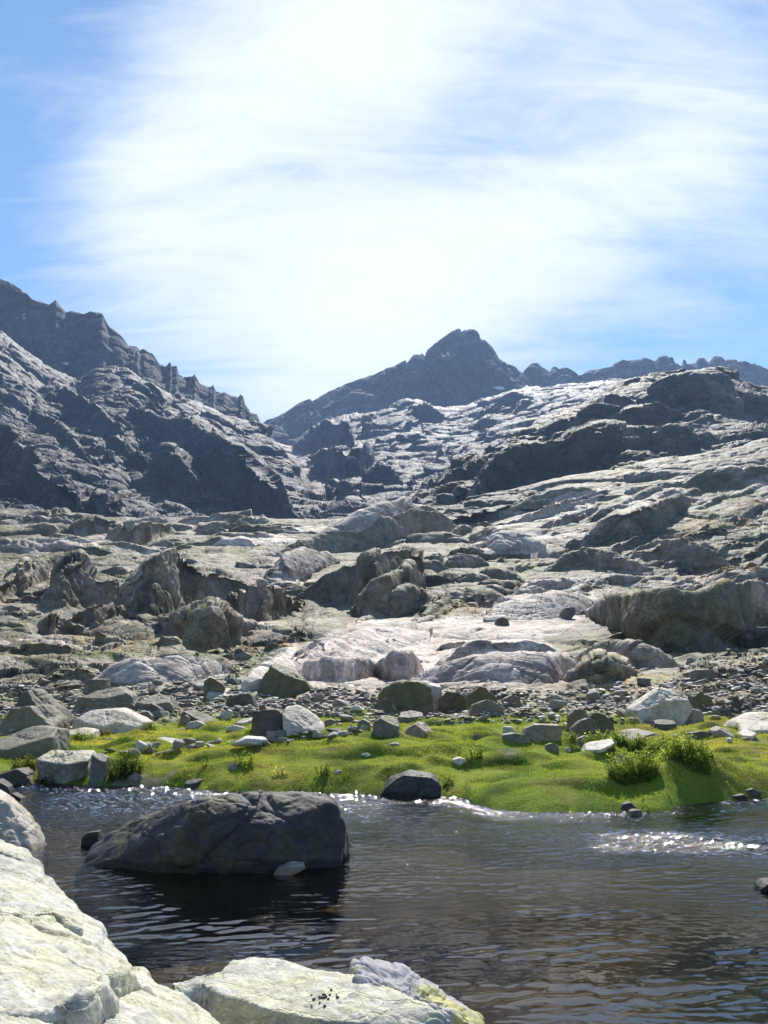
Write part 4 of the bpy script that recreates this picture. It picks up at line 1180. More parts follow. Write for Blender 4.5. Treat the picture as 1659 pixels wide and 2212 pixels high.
boulder(c5((632, 270), (635, 230), (660, 215), (700, 240), (715, 268)), 'small dark upright boulder before the wedge boulder', 'dark')
boulder(c5((605, 295), (600, 258), (640, 248), (660, 270), (655, 300)), 'small grey block at the right end of the broad white boulder', 'grey')
boulder(c5((322, 318), (335, 282), (378, 250), (430, 252), (480, 242), (545, 248), (600, 275), (632, 298), (600, 325), (470, 336), (400, 340)), 'broad white boulder with a cracked sunlit face at the meadow edge', 'pale',
        lit=L5(((378, 250), (545, 248), (470, 330)), ((545, 248), (632, 298), (560, 325))), thick=.3, sub=6, lk=1.7)
boulder(c5((80, 255), (92, 195), (130, 158), (160, 152), (200, 180), (245, 225), (290, 275), (280, 300), (200, 290)), 'tall dark peaked boulder behind the others on the left edge', 'dark', lit=L5(((160, 152), (290, 275), (200, 200))), sub=5)
boulder(c5((5, 352), (25, 285), (65, 238), (180, 226), (200, 220), (262, 290), (262, 325), (200, 352)), 'big dark grey boulder with a bright slanting right edge on the left side', 'grey', lit=L5(((190, 220), (262, 290), (195, 232))), sub=6, thick=.4)
boulder(c5((-60, 440), (-50, 390), (0, 362), (90, 328), (205, 316), (255, 322), (268, 395), (268, 440), (180, 452), (40, 452)), 'large smooth grey boulder at the left picture edge above the waterside plants', 'grey', lit=L5(((0, 362), (255, 322), (120, 385))), sub=6, thick=.5)
boulder(c5((180, 540), (182, 448), (205, 416), (300, 420), (390, 424), (405, 440), (412, 560), (300, 572)), 'flat-topped white boulder at the water edge between two clumps of waterside plants', 'pale', lit=L5(((205, 416), (390, 424), (330, 494))), sub=6, thick=.5, lk=2.6, front=[(-.25, -.85, -.45, .36), (.4, -.8, -.4, .40)])
boulder(c5((395, 560), (400, 430), (440, 424), (470, 450), (462, 555)), 'narrow dark boulder leaning on the right of the flat-topped white one', 'grey', lit=L5(((405, 426), (470, 448), (425, 462))))
boulder(c5((-30, 560), (0, 522), (55, 502), (100, 494), (130, 515), (165, 570), (150, 585), (60, 590)), 'dark grey faceted boulder at the far-left waterline', 'dark', sub=5)
boulder(c5((-40, 620), (-30, 555), (0, 542), (45, 575), (60, 612)), 'black wedge of rock at the left picture edge in the water', 'wet', zfoot=0)
boulder(c5((30, 632), (60, 600), (100, 622), (105, 632)), 'small black stone poking out of the water at the left edge', 'wet', zfoot=0, sub=4)
boulder(c5((285, 352), (300, 330), (345, 322), (395, 326), (415, 335), (418, 372), (385, 375), (340, 360)), 'low pale block with a square end below the broad white boulder', 'pale', lit=L5(((300, 330), (410, 330), (350, 350))))
boulder(c5((1095, 335), (1093, 285), (1110, 262), (1150, 240), (1195, 238), (1222, 262), (1225, 335), (1150, 347)), 'dark rounded half of the split boulder standing on the grass', 'dark', sub=5)  # shade on this half is put into its dark tint
boulder(c5((1222, 335), (1225, 265), (1240, 232), (1275, 218), (1320, 235), (1365, 268), (1400, 305), (1402, 328), (1320, 334)), 'white sunlit half of the split boulder standing on the grass', 'pale', lit=L5(((1240, 232), (1400, 305), (1270, 325))), sub=5, lk=1.6)  # sunlight on this half is put into its pale tint too
boulder(c5((1338, 328), (1345, 300), (1385, 290), (1402, 300), (1400, 328)), 'small dark stone tucked under the right side of the split boulder', 'dark', sub=4)
boulder(c5((1400, 308), (1405, 288), (1430, 282), (1450, 290), (1452, 305)), 'small round grey stone right of the split boulder', 'grey', sub=4)
boulder(c5((788, 272), (800, 248), (830, 243), (880, 262), (940, 292), (935, 300), (860, 300), (815, 290)), 'long dark slab slanting down to the right on the grass', 'dark', lit=L5(((830, 243), (940, 292), (850, 258))))
boulder(c5((778, 302), (782, 275), (805, 265), (825, 280), (826, 302)), 'small rounded blue-grey stone left of the slanting dark slab', 'grey', sub=4)
boulder(c5((805, 318), (815, 297), (850, 290), (880, 300), (885, 312), (850, 322)), 'small pale stone at the foot of the slanting dark slab', 'pale', sub=4)
boulder(c5((975, 335), (985, 315), (1020, 310), (1060, 320), (1062, 332)), 'flat pale stone left of the split boulder on the grass', 'pale', sub=4)
boulder(c5((1005, 308), (1035, 288), (1090, 278), (1100, 300), (1060, 308)), 'flat white-topped stone behind the split boulder', 'pale', lit=L5(((1035, 288), (1090, 278), (1080, 296))), sub=4)
boulder(c5((975, 225), (985, 195), (1030, 185), (1080, 170), (1095, 190), (1112, 228), (1060, 234)), 'dark grey boulder below the flat pale-topped one', 'dark')
boulder(c5((370, 170), (372, 118), (400, 108), (465, 112), (470, 145), (430, 170)), 'square dark block high in the rubble on the left', 'grey')
boulder([(803, 1582), (806, 1561), (826, 1546), (845, 1547), (862, 1560), (863, 1583), (835, 1586)], 'round grey boulder at the right end of the stone row', 'grey', lit=[((826, 1546), (862, 1560), (838, 1562))])
boulder([(770, 1580), (772, 1560), (785, 1552), (800, 1560), (802, 1580)], 'small rounded boulder beside the right end of the stone row', 'grey', sub=4)
boulder(c6((80, 350), (100, 322), (150, 294), (175, 300), (215, 338), (214, 358), (140, 360)), 'pyramid-shaped grey boulder on the grass right of the stone row', 'pink', lit=L6(((150, 294), (215, 338), (172, 318))))
boulder([(812, 1531), (815, 1500), (829, 1485), (845, 1475), (880, 1470), (915, 1472), (932, 1485), (938, 1528), (900, 1536), (850, 1536)], 'largest dark olive boulder in the middle of the rubble field', 'olive', sub=6, thick=.35)
boulder([(928, 1532), (922, 1476), (940, 1468), (952, 1480), (955, 1524), (945, 1533)], 'pale upright slice of rock on the right end of the largest olive boulder', 'pale', lit=[((922, 1474), (952, 1480), (936, 1486))])
boulder(c6((228, 242), (240, 195), (275, 160), (300, 163), (340, 185), (368, 225), (365, 245), (290, 252)), 'dark peaked boulder right of the largest olive boulder', 'olive')
boulder(c6((352, 225), (368, 172), (405, 142), (435, 146), (470, 175), (503, 222), (480, 235), (400, 235)), 'dark pyramid boulder in front of the smooth pale slab', 'olive')
boulder(c6((368, 248), (380, 222), (435, 201), (480, 212), (522, 236), (505, 250), (430, 254)), 'long low grey boulder at the foot of the dark pyramid', 'grey')
boulder(c6((503, 225), (510, 200), (550, 177), (583, 190), (588, 225), (550, 235)), 'egg-shaped grey boulder right of the dark pyramid', 'grey')
boulder(c6((-10, 240), (0, 200), (20, 190), (55, 240), (30, 252)), 'dark slab leaning before the largest olive boulder', 'dark')
boulder(c6((55, 285), (70, 258), (120, 246), (165, 255), (175, 285), (120, 292)), 'low grey boulder with a pale flat top between olive boulder and meadow', 'grey', lit=L6(((70, 258), (165, 255), (110, 268))))
boulder(c6((122, 250), (128, 228), (180, 222), (200, 235), (198, 258), (160, 260)), 'small square boulder under the largest olive boulder', 'olive', sub=4)
boulder(c6((1062, 285), (1065, 238), (1110, 205), (1150, 185), (1190, 150), (1270, 158), (1310, 180), (1325, 235), (1265, 298), (1180, 304), (1110, 300)), 'biggest pale boulder with stepped white top on the right of the meadow', 'pale',
        lit=L6(((1110, 205), (1190, 150), (1170, 232)), ((1190, 150), (1310, 180), (1235, 228))), sub=6, thick=.35, lk=1.8)
boulder(c6((1262, 300), (1268, 275), (1300, 250), (1325, 236), (1365, 248), (1376, 270), (1374, 300), (1320, 305)), 'dark boulder split off the right side of the biggest pale one', 'pink')
boulder(c6((1320, 235), (1325, 185), (1350, 165), (1400, 185), (1425, 230), (1390, 245)), 'grey-green boulder behind the biggest pale one', 'olive')
boulder(c6((1160, 328), (1164, 290), (1200, 286), (1255, 292), (1264, 332), (1210, 330)), 'squared grey block lying in front of the biggest pale boulder', 'dark', lit=L6(((1164, 290), (1255, 292), (1210, 298))))
boulder(c6((785, 325), (792, 265), (820, 240), (860, 242), (880, 270), (880, 330), (830, 340)), 'upright grey boulder at the back of the trio on the right meadow', 'grey')
boulder(c6((880, 340), (885, 270), (905, 252), (950, 262), (985, 300), (1000, 338), (950, 360)), 'tall rough grey-green boulder on the right of the trio', 'olive')
boulder(c6((810, 362), (818, 318), (845, 290), (880, 278), (905, 292), (940, 350), (900, 374), (850, 372)), 'smooth dark boulder at the front of the trio', 'grey')
boulder(c6((602, 360), (612, 322), (650, 305), (700, 310), (758, 308), (770, 345), (750, 380), (680, 378)), 'wide brown-grey boulder left of the trio on the grass', 'pink', thick=.35)
boulder(c6((495, 372), (510, 350), (560, 342), (600, 350), (636, 376), (560, 380)), 'low jagged dark stone on the grass before the wide boulder', 'grey')
boulder(c6((512, 345), (516, 315), (550, 316), (580, 340), (560, 348)), 'white-topped wedge stone behind the low jagged one', 'pale', sub=4)
boulder(c6((975, 372), (985, 348), (1050, 334), (1120, 332), (1175, 345), (1110, 358), (1010, 380)), 'long low grey slab behind the leafy bushes', 'grey', lit=L6(((985, 348), (1120, 332), (1060, 352))))
boulder(c6((1308, 364), (1320, 342), (1360, 335), (1410, 342), (1412, 366), (1360, 370)), 'low dark stone on the right grass, left of a pair', 'dark', sub=4)
boulder(c6((1405, 360), (1415, 332), (1450, 318), (1500, 330), (1512, 352), (1460, 362)), 'angular pale stone on the right grass, right of a pair', 'pink', lit=L6(((1450, 318), (1512, 350), (1465, 340))), sub=4)
boulder(c6((1500, 328), (1525, 292), (1580, 265), (1660, 257), (1740, 262), (1790, 300), (1780, 330), (1640, 332)), 'long rounded pale boulder cut by the right picture edge', 'pale', lit=L6(((1525, 292), (1740, 262), (1620, 290))), sub=5)
boulder(c6((1526, 364), (1540, 345), (1575, 329), (1612, 342), (1600, 356), (1560, 366)), 'small bright white stone on the grass near the right edge', 'white', lit=L6(((1540, 345), (1612, 340), (1570, 360))), sub=4)
boulder(c6((1475, 385), (1482, 368), (1500, 365), (1506, 378)), 'tiny round white stone left of the bright white one', 'white', sub=4)
boulder(c6((1525, 378), (1540, 366), (1575, 362), (1570, 376)), 'flat grey stone just below the bright white stone near the right edge', 'grey', sub=4)
boulder(c6((1240, 358), (1250, 349), (1280, 350), (1280, 360)), 'small flat white stone on the grass between the block and the right pair', 'white', sub=4)
boulder(c6((688, 418), (698, 395), (720, 386), (752, 398), (756, 415), (720, 422)), 'grey rounded stone alone on the open grass left of the bushes', 'grey', sub=4)
boulder(c6((820, 386), (835, 366), (865, 355), (888, 362), (892, 384), (860, 390)), 'small brown stone at the foot of the trio', 'pink', sub=4)
boulder(c6((848, 428), (870, 400), (920, 380), (985, 370), (990, 385), (930, 415), (890, 428)), 'pale slab tilted up at the left end of the bushes', 'white', lit=L6(((870, 400), (985, 370), (920, 408))), sub=4)
boulder(c6((775, 422), (785, 408), (805, 404), (808, 424)), 'small pale stone left of the tilted slab', 'pale', sub=4)
boulder(c6((286, 476), (295, 458), (325, 448), (355, 458), (360, 474), (320, 480)), 'white stone beside the small round bush in the middle of the meadow', 'white', sub=4)
boulder(c6((380, 372), (385, 355), (402, 346), (420, 356), (424, 372)), 'small grey stone at the top edge of the middle grass', 'grey', sub=4)
boulder(c6((16, 400), (22, 390), (50, 385), (68, 392), (66, 400)), 'flat brown stone on the yellow grass', 'pink', sub=4)
boulder(c5((1558, 446), (1562, 434), (1585, 427), (1605, 436), (1604, 447)), 'small pale stone in a tuft in the middle of the grass', 'white', sub=4)
boulder(c5((1442, 520), (1448, 508), (1468, 502), (1480, 508), (1470, 518)), 'tiny white stone right of the lone upright plant', 'white', sub=4)
boulder(c5((552, 545), (562, 525), (590, 514), (620, 530), (622, 542), (600, 550)), 'pale rounded stone at the water edge below the left bushes', 'pink', sub=4)
boulder(c5((795, 582), (800, 552), (830, 543), (880, 542), (860, 565), (840, 588)), 'black stone in a hollow of the grass bank', 'wet', lit=L5(((800, 552), (880, 542), (830, 556))), sub=4)
boulder(c5((985, 505), (990, 485), (1015, 472), (1030, 480), (1020, 505)), 'small brown stone half hidden by a clump on the left meadow', 'pink', sub=4)
boulder(c5((668, 385), (672, 368), (700, 362), (735, 375), (790, 376), (795, 383), (720, 388)), 'thin white flat stone lying on the left grass', 'white', lit=L5(((672, 368), (735, 375), (700, 378))), sub=4)
boulder(c5((440, 376), (455, 366), (490, 363), (495, 375)), 'small smooth white stone on the left grass', 'white', sub=4)
boulder(c6((-34, 615), (-18, 598), (0, 575), (40, 535), (100, 513), (150, 516), (205, 524), (238, 548), (242, 600), (200, 624), (60, 626)), 'dark brown rounded boulder on the shore in the middle', 'wet', sub=6, zfoot=0.02, foot=(885, 1722), thick=.4, col=None)
boulder(c6((1478, 632), (1495, 612), (1540, 604), (1570, 618), (1560, 632)), 'low dark stone at the right waterline', 'dark', sub=4, zfoot=0.02)
boulder(c6((1525, 612), (1545, 590), (1580, 580), (1625, 600), (1600, 614)), 'purple-grey flat stone lying on the low dark one at the right waterline', 'dark', sub=4)
boulder(c6((1055, 698), (1062, 680), (1085, 672), (1112, 678), (1116, 696), (1090, 704)), 'small brown stone at the waterline below the grass mound', 'pink', sub=4, zfoot=0.0)
boulder(c6((1010, 672), (1025, 650), (1060, 640), (1085, 660), (1080, 674)), 'dark stone bedded in the grass bank above the waterline', 'wet', sub=4)
boulder(c4((1298, 762), (1302, 735), (1330, 722), (1400, 720), (1432, 735), (1428, 760), (1370, 772)), 'long grey boulder on the right talus under the dark cliff', 'grey')
boulder(c4((758, 505), (762, 475), (775, 456), (805, 450), (825, 456), (826, 482), (800, 505)), 'lone rounded boulder perched on the pale upper slab', 'grey')
boulder(c4((480, 532), (485, 505), (505, 495), (535, 508), (542, 532)), 'small dark boulder lying on the pale upper slab', 'dark')
boulder(c3((1136, 640), (1150, 612), (1180, 604), (1208, 615), (1210, 638)), 'dark boulder in the grassy gap above the slabs, highest of three', 'dark')
boulder(c3((1008, 660), (1015, 635), (1040, 628), (1052, 640), (1055, 660)), 'small dark boulder in the grassy gap, leftmost of three', 'dark')
boulder(c3((1012, 678), (1030, 655), (1060, 645), (1085, 658), (1082, 678)), 'pale rounded boulder in the grassy gap, lowest of three', 'grey')
boulder(c3((412, 600), (415, 570), (435, 560), (458, 570), (462, 600)), 'upright boulder on the orange turf at the left', 'olive')
boulder(c3((318, 560), (320, 535), (340, 525), (362, 535), (362, 560)), 'round boulder at the left end of the orange turf', 'olive')
boulder(c3((390, 540), (395, 520), (415, 512), (430, 522), (430, 538)), 'pale round boulder at the top of the orange turf', 'grey')

# -- rocks standing in the pond
boulder(c7((315, 355), (322, 310), (370, 250), (430, 200), (540, 135), (700, 95), (820, 60), (960, 38), (1060, 22), (1190, 16), (1225, 12), (1330, 12), (1410, 28), (1470, 65), (1498, 130), (1514, 195), (1490, 250), (1490, 318), (1340, 345), (1000, 370), (600, 384), (400, 376)),
        'huge dark angular boulder lying in the pond', 'wet', zfoot=0.0, foot=(455, 1890), sub=7, thick=.32, back=.3, p=70, rough=.9, sink=.35, topt=.12,
        front=[(-.42, -.88, .22, .27), (.05, -.97, .12, .235), (.45, -.86, .2, .30), (-.1, -.86, -.35, .27), (-.5, -.5, .7, .26), (.1, -.55, .8, .255)])
boulder(c7((-160, 230), (-140, 40), (-60, 15), (0, 38), (30, 60), (60, 110), (120, 185), (170, 255), (178, 285), (110, 305), (0, 300)), 'pale green-stained boulder in the water at the left picture edge', 'pale', zfoot=-.02, foot=(60, 1852), sub=6, lit=[tuple(c7((0, 38), (170, 255), (60, 230)))], lk=1.3)
boulder(c8((1605, 450), (1615, 425), (1640, 406), (1680, 402), (1720, 420), (1730, 452)), 'small dark rock breaking the water at the right picture edge', 'wet', zfoot=0.0, sub=5)
boulder(c7((1178, 366), (1200, 346), (1260, 330), (1312, 332), (1318, 352), (1260, 368)), 'small pale stone poking out of the water at the foot of the huge dark boulder', 'white', zfoot=0.02, foot=(622, 1886), sub=5, sink=.25, thick=.3)
boulder(c7((352, 262), (362, 215), (385, 192), (430, 186), (440, 230), (400, 265)), 'dark rock behind the left end of the huge pond boulder', 'wet', zfoot=0.0, foot=(205, 1826), sub=5)
# ------------------------------------------------------------------ stones that repeat: prototypes and copies
STONE_MATS = {k: rock_mat('stone_' + k, 6.0, bump=.5, rough=.7, dist=.02, spec=.3, blocks=.4, attr=False, base=b, lichen=l, lich_amt=.7) for k, b, l in
              (('grey', (.30, .27, .22), (.17, .175, .12)), ('pale', (.56, .515, .45), (.36, .35, .27)), ('brown', (.27, .23, .21), (.20, .19, .14)), ('dark', (.16, .15, .13), (.11, .115, .07)))}


def stone_shape(seed, sub=3, flat_=.65):
    r = random.Random(seed)
    planes = []
    for k in range(11):
        zt = r.uniform(-1, 1); a = r.uniform(0, 6.283); q = math.sqrt(1 - zt * zt)
        planes.append(((q * math.cos(a), q * math.sin(a), zt), r.uniform(.55, 1.0)))
    planes.append(((r.uniform(-.35, .35), r.uniform(-.4, .1), 1), r.uniform(.45, .7))); planes.append(((0, 0, -1), .6))
    v, f = ico(sub)
    P = v * facet(v, planes, 60)[:, None]
    P = roughen(P, 1.0, seed, .8)
    P *= np.array([1, r.uniform(.75, 1), flat_ * r.uniform(.85, 1.2)])
    m = max(np.ptp(P[:, 0]), 1e-3)
    return P / m, f          # unit width


PROTO = []
for k in range(14):
    P, f = stone_shape(900 + k, 4 if k < 6 else 3, [.55, .7, .45, .8, .6, .5, .35][k % 7])
    row = {}
    for q, (kind, m) in enumerate(STONE_MATS.items()):
        me_o = mesh_obj('stone', P, f, m, None)
        row[kind] = me_o
        COL.objects.unlink(me_o)
    PROTO.append((P, f, row))


def place_stone(X, Y, wpx, kind, label, group, rs, k=None, name='stone', cat='stone', sink=.3, zoff=0.0, hfac=.95):
    h = hit(X, Y)
    if h is None: return None
    k = rs.randint(len(PROTO)) if k is None else k
    P, f, row = PROTO[k]
    o = row[kind].copy()
    COL.objects.link(o)
    o.name = name
    w = wpx / FPX * h[1]
    hz = w * hfac * rs.uniform(.8, 1.25)
    o.scale = (w, w * rs.uniform(.7, 1.1), hz)
    o.rotation_euler = (rs.normal(0, .12), rs.normal(0, .12), rs.uniform(0, 6.283))
    zmin = P[:, 2].min() * hz
    o.location = (h[0], h[1] + w * .25, h[2] - zmin * (1 - sink) + zoff)
    tag(o, label, cat, group)
    return o


rs = np.random.RandomState(31)
# the line of stones across the meadow
ROW = c5((455, 432), (490, 428), (530, 436), (570, 440), (600, 425), (632, 436), (660, 405), (655, 432), (690, 436), (718, 402), (722, 434), (760, 418), (800, 392), (820, 412), (862, 402), (905, 408), (900, 392), (940, 388), (985, 386),
         (1015, 390), (1050, 388), (1078, 392), (1105, 400), (1132, 380), (1140, 398), (1172, 378), (1178, 388), (1220, 384), (1210, 364), (1255, 382), (1270, 360), (1316, 372), (1320, 352), (1362, 350), (1372, 365), (1405, 364), (1445, 345),
         (1440, 362), (1480, 358), (1505, 352), (1520, 335), (1548, 342), (1575, 335), (1592, 325))
for i, (X, Y) in enumerate(ROW):
    w = rs.uniform(20, 38)
    kind = rs.choice(['grey', 'pale', 'brown', 'brown', 'pale'])
    place_stone(X, Y + 1, w, kind, 'stone in the low row of stones laid across the meadow', 'stones of the low row across the meadow', rs, hfac=.955, sink=.12)

# loose boulders and stones of the rubble belt, thinning towards the grass
ZONES = [
    ('left', [(-60, 1470), (180, 1480), (420, 1478), (560, 1470), (570, 1560), (480, 1560), (380, 1540), (330, 1560), (150, 1590), (-60, 1600)], 100, (12, 58), 'grey stone in the rubble on the left, between slabs and grass', 'stones of the left rubble'),
    ('middle', [(560, 1500), (800, 1500), (940, 1530), (1060, 1520), (1240, 1500), (1240, 1560), (1060, 1562), (900, 1566), (760, 1572), (640, 1570), (560, 1545)], 80, (11, 46), 'grey stone in the rubble behind the middle of the meadow', 'stones of the middle rubble'),
    ('right', [(1200, 1490), (1400, 1480), (1500, 1475), (1700, 1490), (1700, 1540), (1580, 1545), (1420, 1560), (1240, 1575)], 66, (11, 48), 'grey stone in the rubble behind the right of the meadow', 'stones of the right rubble'),
    ('talus', [(1440, 1475), (1480, 1430), (1560, 1410), (1700, 1370), (1700, 1500), (1500, 1510)], 44, (8, 34), 'brownish stone on the earthy talus at the right', 'stones of the right talus'),
    ('upper', [(380, 1410), (640, 1385), (900, 1380), (560, 1425), (510, 1480), (480, 1440)], 25, (7, 20), 'small stone in the grassy gap above the slabs', 'stones of the grassy gap'),
]


def clash(X, Y, w):
    for O in OUTLINES:
        if O[:, 0].min() - w * .3 < X < O[:, 0].max() + w * .3 and O[:, 1].min() < Y < O[:, 1].max() + w * .12: return True
    return False


put = []
for zn, poly, cnt, (a, b), label, group in ZONES:
    pa = np.array(poly); got = 0; tries = 0
    while got < cnt and tries < 6000:
        tries += 1
        X = rs.uniform(pa[:, 0].min(), pa[:, 0].max()); Y = rs.uniform(pa[:, 1].min(), pa[:, 1].max())
        if not in_poly(np.array([X]), np.array([Y]), poly)[0]: continue
        w = a + (b - a) * rs.uniform(0, 1) ** 1.9
        if clash(X, Y, w) or any(abs(X - x) < (w + q) * .42 and abs(Y - y) < (w + q) * .22 for x, y, q in put): continue
        put.append((X, Y, w)); got += 1
        kind = rs.choice(['grey', 'grey', 'pale', 'dark'] if zn != 'talus' else ['brown', 'brown', 'grey'])
        size = 'large' if w > .62 * b else ('small' if w < .36 * b else 'medium')
        place_stone(X, Y, w, kind, (label.replace('small ', '') if zn == 'upper' else label) if False else f'{size} ' + label.replace('small ', ''), group, rs)

# rubble: far too many small stones to count
RUB = [([(-80, 1470), (200, 1478), (420, 1480), (560, 1470), (800, 1490), (1240, 1492), (1500, 1470), (1720, 1400), (1720, 1545), (1580, 1552), (1240, 1568), (1000, 1560), (800, 1572), (560, 1552), (420, 1550), (330, 1560), (150, 1592), (-80, 1610)], 5600, (3.5, 19)),
       ([(1440, 1480), (1480, 1430), (1560, 1405), (1720, 1360), (1720, 1500), (1500, 1510)], 1300, (2, 8)),
       ([(380, 1420), (640, 1385), (560, 1425), (510, 1490), (480, 1440)], 250, (2, 7)), ([(1440, 1165), (1520, 1125), (1659, 1100), (1659, 1150), (1540, 1175)], 700, (1.6, 5)),
       ([(-60, 1370), (340, 1340), (420, 1400), (160, 1430), (-60, 1440)], 350, (2, 7)), ([(930, 1345), (1060, 1300), (1280, 1250), (1659, 1210), (1659, 1240), (1100, 1330)], 500, (1.8, 5)),
       ([(300, 1100), (420, 1070), (560, 1120), (620, 1140), (500, 1150), (380, 1130)], 900, (1.4, 4)), ([(660, 1080), (720, 1090), (830, 1075), (760, 1110), (690, 1122)], 500, (1.4, 4)),
       ([(-40, 1040), (100, 1090), (190, 1125), (60, 1120), (-40, 1090)], 500, (1.4, 4))]
lowp = [stone_shape(700 + k, 2, .6) for k in range(6)]
V, Fc, Cc = [], [], []; off = 0
for poly, cnt, (a, b) in RUB:
    pa = np.array(poly); got = 0; tries = 0
    while got < cnt and tries < cnt * 8:
        tries += 1
        X = rs.uniform(pa[:, 0].min(), pa[:, 0].max()); Y = rs.uniform(pa[:, 1].min(), pa[:, 1].max())
        if not in_poly(np.array([X]), np.array([Y]), poly)[0]: continue
        if 1552 < Y and rs.uniform() < .55: continue
        h = hit(X, Y)
        if h is None: continue
        got += 1
        w = (a + (b - a) * rs.uniform() ** 3) / FPX * h[1]
        P, f = lowp[rs.randint(6)]
        an = rs.uniform(0, 6.283); c, s = math.cos(an), math.sin(an)
        Q = P * np.array([w, w * rs.uniform(.6, 1), w * rs.uniform(.35, .85)])
        Q = np.stack([Q[:, 0] * c - Q[:, 1] * s, Q[:, 0] * s + Q[:, 1] * c, Q[:, 2] + Q[:, 0] * rs.uniform(-.3, .3)], 1)
        V.append(Q + h + np.array([0, 0, .12 * w])); Fc.append(f + off); off += len(P)
        base = [np.array([.46, .43, .375]), np.array([.62, .58, .51]), np.array([.25, .235, .2]), np.array([.38, .31, .26])][rs.randint(4)]
        Cc.append(np.tile(base * rs.uniform(.75, 1.25), (len(P), 1)))
rub = mesh_obj('rubble', np.concatenate(V), np.concatenate(Fc), M_BOULDER, np.concatenate(Cc), smooth=False)
tag(rub, 'small grey rubble strewn between the boulders and over the screes', 'rubble', kind='stuff')
# ------------------------------------------------------------------ leafy plants of the meadow
M_LEAF = leaf_mat('plant_leaf', .62, .6, .12)


def plant(X, Y, wpx, hpx, label, stems=None, leafc=((.22, .30, .045), (.42, .50, .11)), name='leafy_plant', cat='plant', seed=0, leaf=1.0, dry=False, sparse=1.0, zfoot=None):
    h = hit(X, Y, ('meadow',))
    if h is None: h = hit(X, Y)
    rs = np.random.RandomState(seed + int(X * 3 + Y))
    sc = h[1] / FPX
    W, H = wpx * sc, hpx * sc
    dep = min(W * .55, .8)
    ns = stems or int(np.clip(W * dep * 420, 8, 300) * sparse)
    root = bpy.data.objects.new(name, None); root.location = (h[0], h[1] + dep * .3, h[2] - .02); COL.objects.link(root)
    tag(root, label, cat)
    LV, SV, SF, LC = [], [], [], []; so = 0
    c0, c1 = np.array(leafc[0]), np.array(leafc[1])
    for k in range(ns):
        a = rs.uniform(0, 6.283); r = math.sqrt(rs.uniform())
        bx, by = r * math.cos(a) * W * .46, r * math.sin(a) * dep * .46
        gz = 0.0
        if True:
            gz = float(meadow_z(np.array([root.location.x + bx]), np.array([root.location.y + by]))[0]) - root.location.z - .01
        hh = H * math.sqrt(max(.12, 1 - .8 * r * r)) * rs.uniform(.6, 1.12)
        lx, ly = bx / max(W, .01) * .5 * hh + rs.normal(0, .2) * hh, rs.normal(0, .2) * hh
        tone = rs.uniform(.75, 1.3)
        n = 6
        pts = np.array([[bx + lx * (t ** 1.5), by + ly * (t ** 1.5), gz + hh * t] for t in np.linspace(0, 1, n)])
        rad = .0028 * (1 + h[1] / 22)
        for q in range(n):
            rr = rad * (1 - .7 * q / (n - 1))
            for e in range(3): SV.append(pts[q] + np.array([math.cos(e * 2.094) * rr, math.sin(e * 2.094) * rr, 0]))
            if q:
                for e in range(3): SF.append([so + (q - 1) * 3 + e, so + (q - 1) * 3 + (e + 1) % 3, so + q * 3 + (e + 1) % 3, so + q * 3 + e])
        so += n * 3
        nl = int(max(5, hh / .022))
        for q in range(nl):
            t = rs.uniform(.05, 1.0)
            p0 = np.array([np.interp(t, np.linspace(0, 1, n), pts[:, i]) for i in range(3)])
            az = rs.uniform(0, 6.283); el = rs.uniform(-.1, 1.05)
            L = rs.uniform(.045, .085) * leaf * (1.1 - .4 * t); wd = L * rs.uniform(.18, .28) * (1.25 if h[1] > 20 else 1)
            d = np.array([math.cos(az) * math.cos(el), math.sin(az) * math.cos(el), math.sin(el)])
            sd_ = np.cross(d, [0, 0, 1]); sd_ /= np.linalg.norm(sd_) + 1e-6
            mid = p0 + d * L * .5 ; tip = p0 + d * L - np.array([0, 0, .15 * L])
            LV += [p0, mid + sd_ * wd, tip, mid - sd_ * wd]
            LC += [(c0 + (c1 - c0) * rs.uniform()) * tone] * 4
    LV = np.array(LV)
    mesh_obj('foliage', LV, np.arange(len(LV)).reshape(-1, 4), M_LEAF, np.array(LC), smooth=False, parent=root)
    mesh_obj('stem', np.array(SV), np.array(SF), M_LEAF, np.tile(np.array([.09, .10, .03]) if not dry else np.array([.3, .24, .11]), (len(SV), 1)), parent=root)
    return root


plant(1376, 1692, 124, 62, 'largest dense leafy bush, lowest of the cluster on the right meadow', seed=1)
plant(1488, 1656, 118, 48, 'dense leafy bush right of the largest one, on the crest of the mound', seed=2)
plant(1375, 1628, 120, 40, 'low dark bush behind the largest one in the cluster', seed=3, leafc=((.17, .25, .04), (.33, .42, .09)))
plant(1300, 1626, 75, 34, 'low leafy bush at the left end of the cluster beside the tilted pale slab', seed=4)
plant(1441, 1617, 36, 34, 'narrow upright bush between the low dark one and the mound crest', seed=5)
plant(1508, 1628, 80, 34, 'leafy bush at the back right of the cluster', seed=15)
plant(1022, 1645, 42, 32, 'small round bush beside a white stone in the middle of the meadow', seed=6)
plant(965, 1699, 32, 24, 'small dark green plant on the right of the brown shore boulder', seed=7, leafc=((.05, .10, .015), (.10, .17, .02)))
plant(697, 1678, 34, 36, 'lone sparse upright plant casting a dark shadow on the meadow', seed=8, sparse=.8, leafc=((.09, .13, .02), (.2, .22, .04)))
plant(525, 1662, 46, 30, 'spreading green plant on the left meadow', seed=9, sparse=.8)
plant(443, 1655, 18, 22, 'thin pale green plant on the left meadow', seed=10, sparse=.7)
plant(607, 1678, 36, 24, 'withered straw-coloured plant on the left meadow', seed=11, leafc=((.45, .36, .18), (.62, .52, .30)), dry=True, sparse=.7, cat='dry plant', name='withered_plant')
